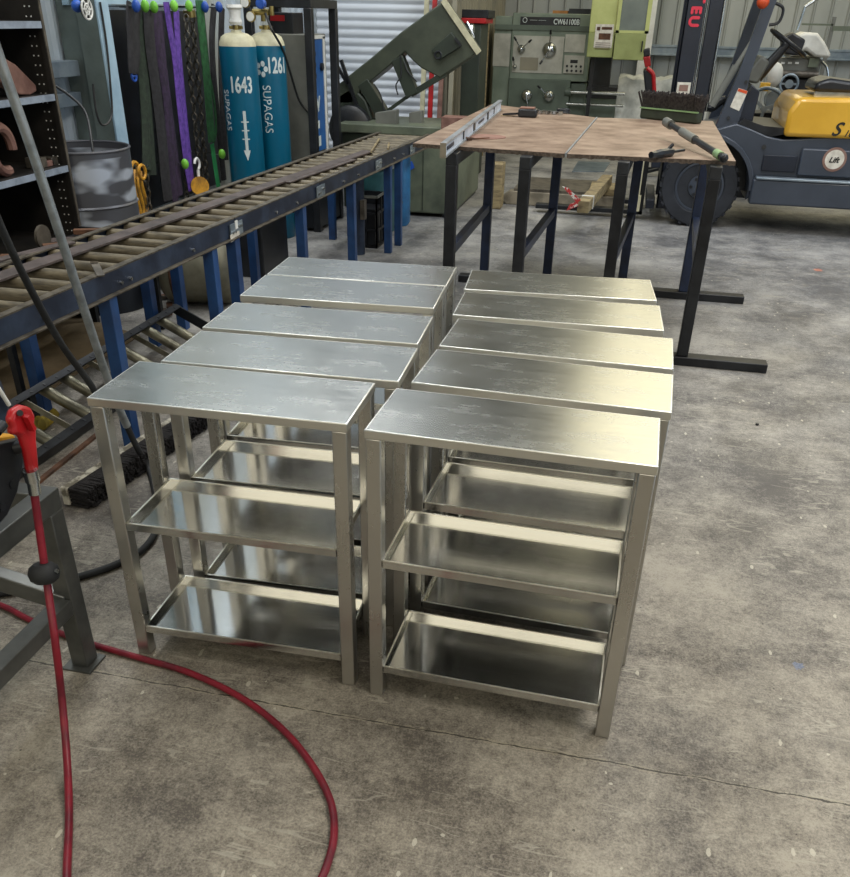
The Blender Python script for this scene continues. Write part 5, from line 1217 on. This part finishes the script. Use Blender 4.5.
# blow gun
GX = SX + .075
g_ = lambda px, py, x=GX: onx(px, py, x)
bg_ = thing('blow_gun', 'red air blow gun hanging nose down over the stand', 'blow gun', g_(25, 450))
build('gun_body', MB().prism([g_(*k) for k in [(3, 420), (6, 409), (14, 404), (23, 406), (28, 415), (27, 424), (29, 430), (29, 438), (32, 471), (24, 473), (20, 450), (15, 436), (9, 434), (5, 434), (6, 426)]], (.022, 0, 0)), M['redp'], bg_, bev=.008)
build('trigger', MB().bar(g_(26, 416, GX + .032), g_(33, 430, GX + .032), .014, .010), M['redp'], bg_)
build('nozzle', MB().cyl(g_(3, 424, GX + .015), g_(-4, 432, GX + .015), .012, n=10), M['dark'], bg_)
build('pivot_pin', MB().cyl(g_(20, 413, GX + .02), g_(20, 413, GX + .030), .007, n=10), M['dark'], bg_)
build('coupler', MB().cyl(g_(30, 470, GX + .015), g_(33, 481, GX + .015), .017, n=14).cyl(g_(33, 481, GX + .015), g_(35, 494, GX + .015), .014, n=14), M['chrome'], bg_)
hp_ = [g_(34, 492, GX + .015), g_(38, 520, GX + .015), g_(43, 555, GX + .02), g_(48, 590, GX + .03), g_(55, 640, GX + .06), onz(62, 700, .16), onz(67, 760, .05), onz(69, 815, .011), onz(67, 870, .011), onz(66, 930, .011)]
ha = tag(build('air_hose', MB().tube(hp_, .0095, 12, sub=8), M['hose']), 'red air hose hanging from the blow gun down to the floor', 'hose')
c = g_(44, 573, GX + .024); dvec = (hp_[3] - hp_[1]).normalized(); aa = dvec.orthogonal().normalized(); bb_ = dvec.cross(aa)
b = MB().lathe(c, [(.010, -.024), (.022, -.024), (.033, -.015), (.037, 0), (.033, .015), (.022, .024), (.010, .024)], 20, (aa, bb_, dvec))
sb = thing('stopper_ball', 'black rubber stopper clamped around the hanging red hose', 'stopper', c)
build('ball', b, M['rubber'], sb); build('screw', MB().cyl(c + Vector((.034, .0, .012)), c + Vector((.040, 0, .012)), .006, n=8), M['chrome'], sb)
fp2 = [(-60, 585), (0, 605), (28, 619), (60, 633), (95, 645), (140, 658), (190, 673), (240, 697), (280, 727), (310, 762), (330, 800), (334, 835), (326, 868), (310, 905), (300, 960)]
tag(build('air_hose', MB().tube([onz(a, c, .0105) for a, c in fp2], .0095, 12, sub=8), M['hose']), 'red air hose curving across the floor in front of the tables', 'hose')
# silver sleeve pole and black hose
PY = 2.9
pt = [ony(-30, -30, 2.35), ony(0, 60, 2.42), ony(30, 145, 2.50), ony(60, 235, 2.58), ony(85, 312, 2.66), ony(108, 380, 2.74), ony(122, 415, 2.80), ony(127, 426, 2.82)]
tag(build('sleeved_pole', MB().tube(pt, lambda t: .0155, 12, sub=4), M['pole'], bev=0), 'long silver pole slanting down in front of the raised conveyor', 'pole')
k0 = pt[-1]
bl = [ony(-30, 150, 2.15), ony(0, 225, 2.25), ony(30, 288, 2.38), ony(62, 345, 2.50), ony(95, 392, 2.58), ony(106, 430, 2.62), ony(114, 480, 2.58)]
tag(build('black_hose', MB().tube(bl + [onz(124, 528, .0135)], .012, 10, sub=6), M['rubber']), 'black hose sagging in front of raised conveyor at far left', 'hose')
tag(build('black_hose', MB().tube([k0, k0.lerp(onz(146, 470, .012), .5) + Z_ * .01, onz(149, 470, .013), onz(157, 505, .013), onz(156, 530, .013), onz(142, 550, .013), onz(115, 565, .013), onz(78, 577, .013), onz(20, 590, .013), onz(-40, 600, .013)], .0125, 10, sub=6), M['rubber']), 'black hose curving on the floor behind the grey stand', 'hose')
# broom head on floor
a, c = onz(72, 497, .05), onz(196, 415, .05)
a.z = c.z = 0; u = (c - a).normalized(); n = Vector((-u.y, u.x, 0)); 
fb = thing('broom_head', 'wide black floor broom head with paint splashed block', 'broom', (a + c) / 2)
blk = MB().bar(a + n * .035 + Z_ * .045, c + n * .035 + Z_ * .045, .028, .075); build('block', blk, M['wblock'], fb, bev=.003)
random.seed(21); b = MB()
for i in range(170):
    for j in range(5):
        p = (a + u * .01).lerp(c, (i + .5) / 170) + n * .02 + Z_ * (.010 + j * .016); b.bar(p, p - n * random.uniform(.075, .095) + Z_ * random.uniform(-.006, .005) * (j > 0) + u * random.uniform(-.006, .006), .008, .010)
bb = build('bristles', b, M['bristle'], fb); bb['kind'] = 'stuff'
# small floor marks that are objects: blue and orange chalk scraps
random.seed(2)
for (px, py, s, m, lab) in [(757, 425, .008, 'black', 'tiny dark nut on the floor right of the tables')]:
    P = onz(px * 1, py, 0); tag(build('small_nut', MB().cyl(P, P + Z_ * .008, s, n=6), M[m]), lab, 'nut')
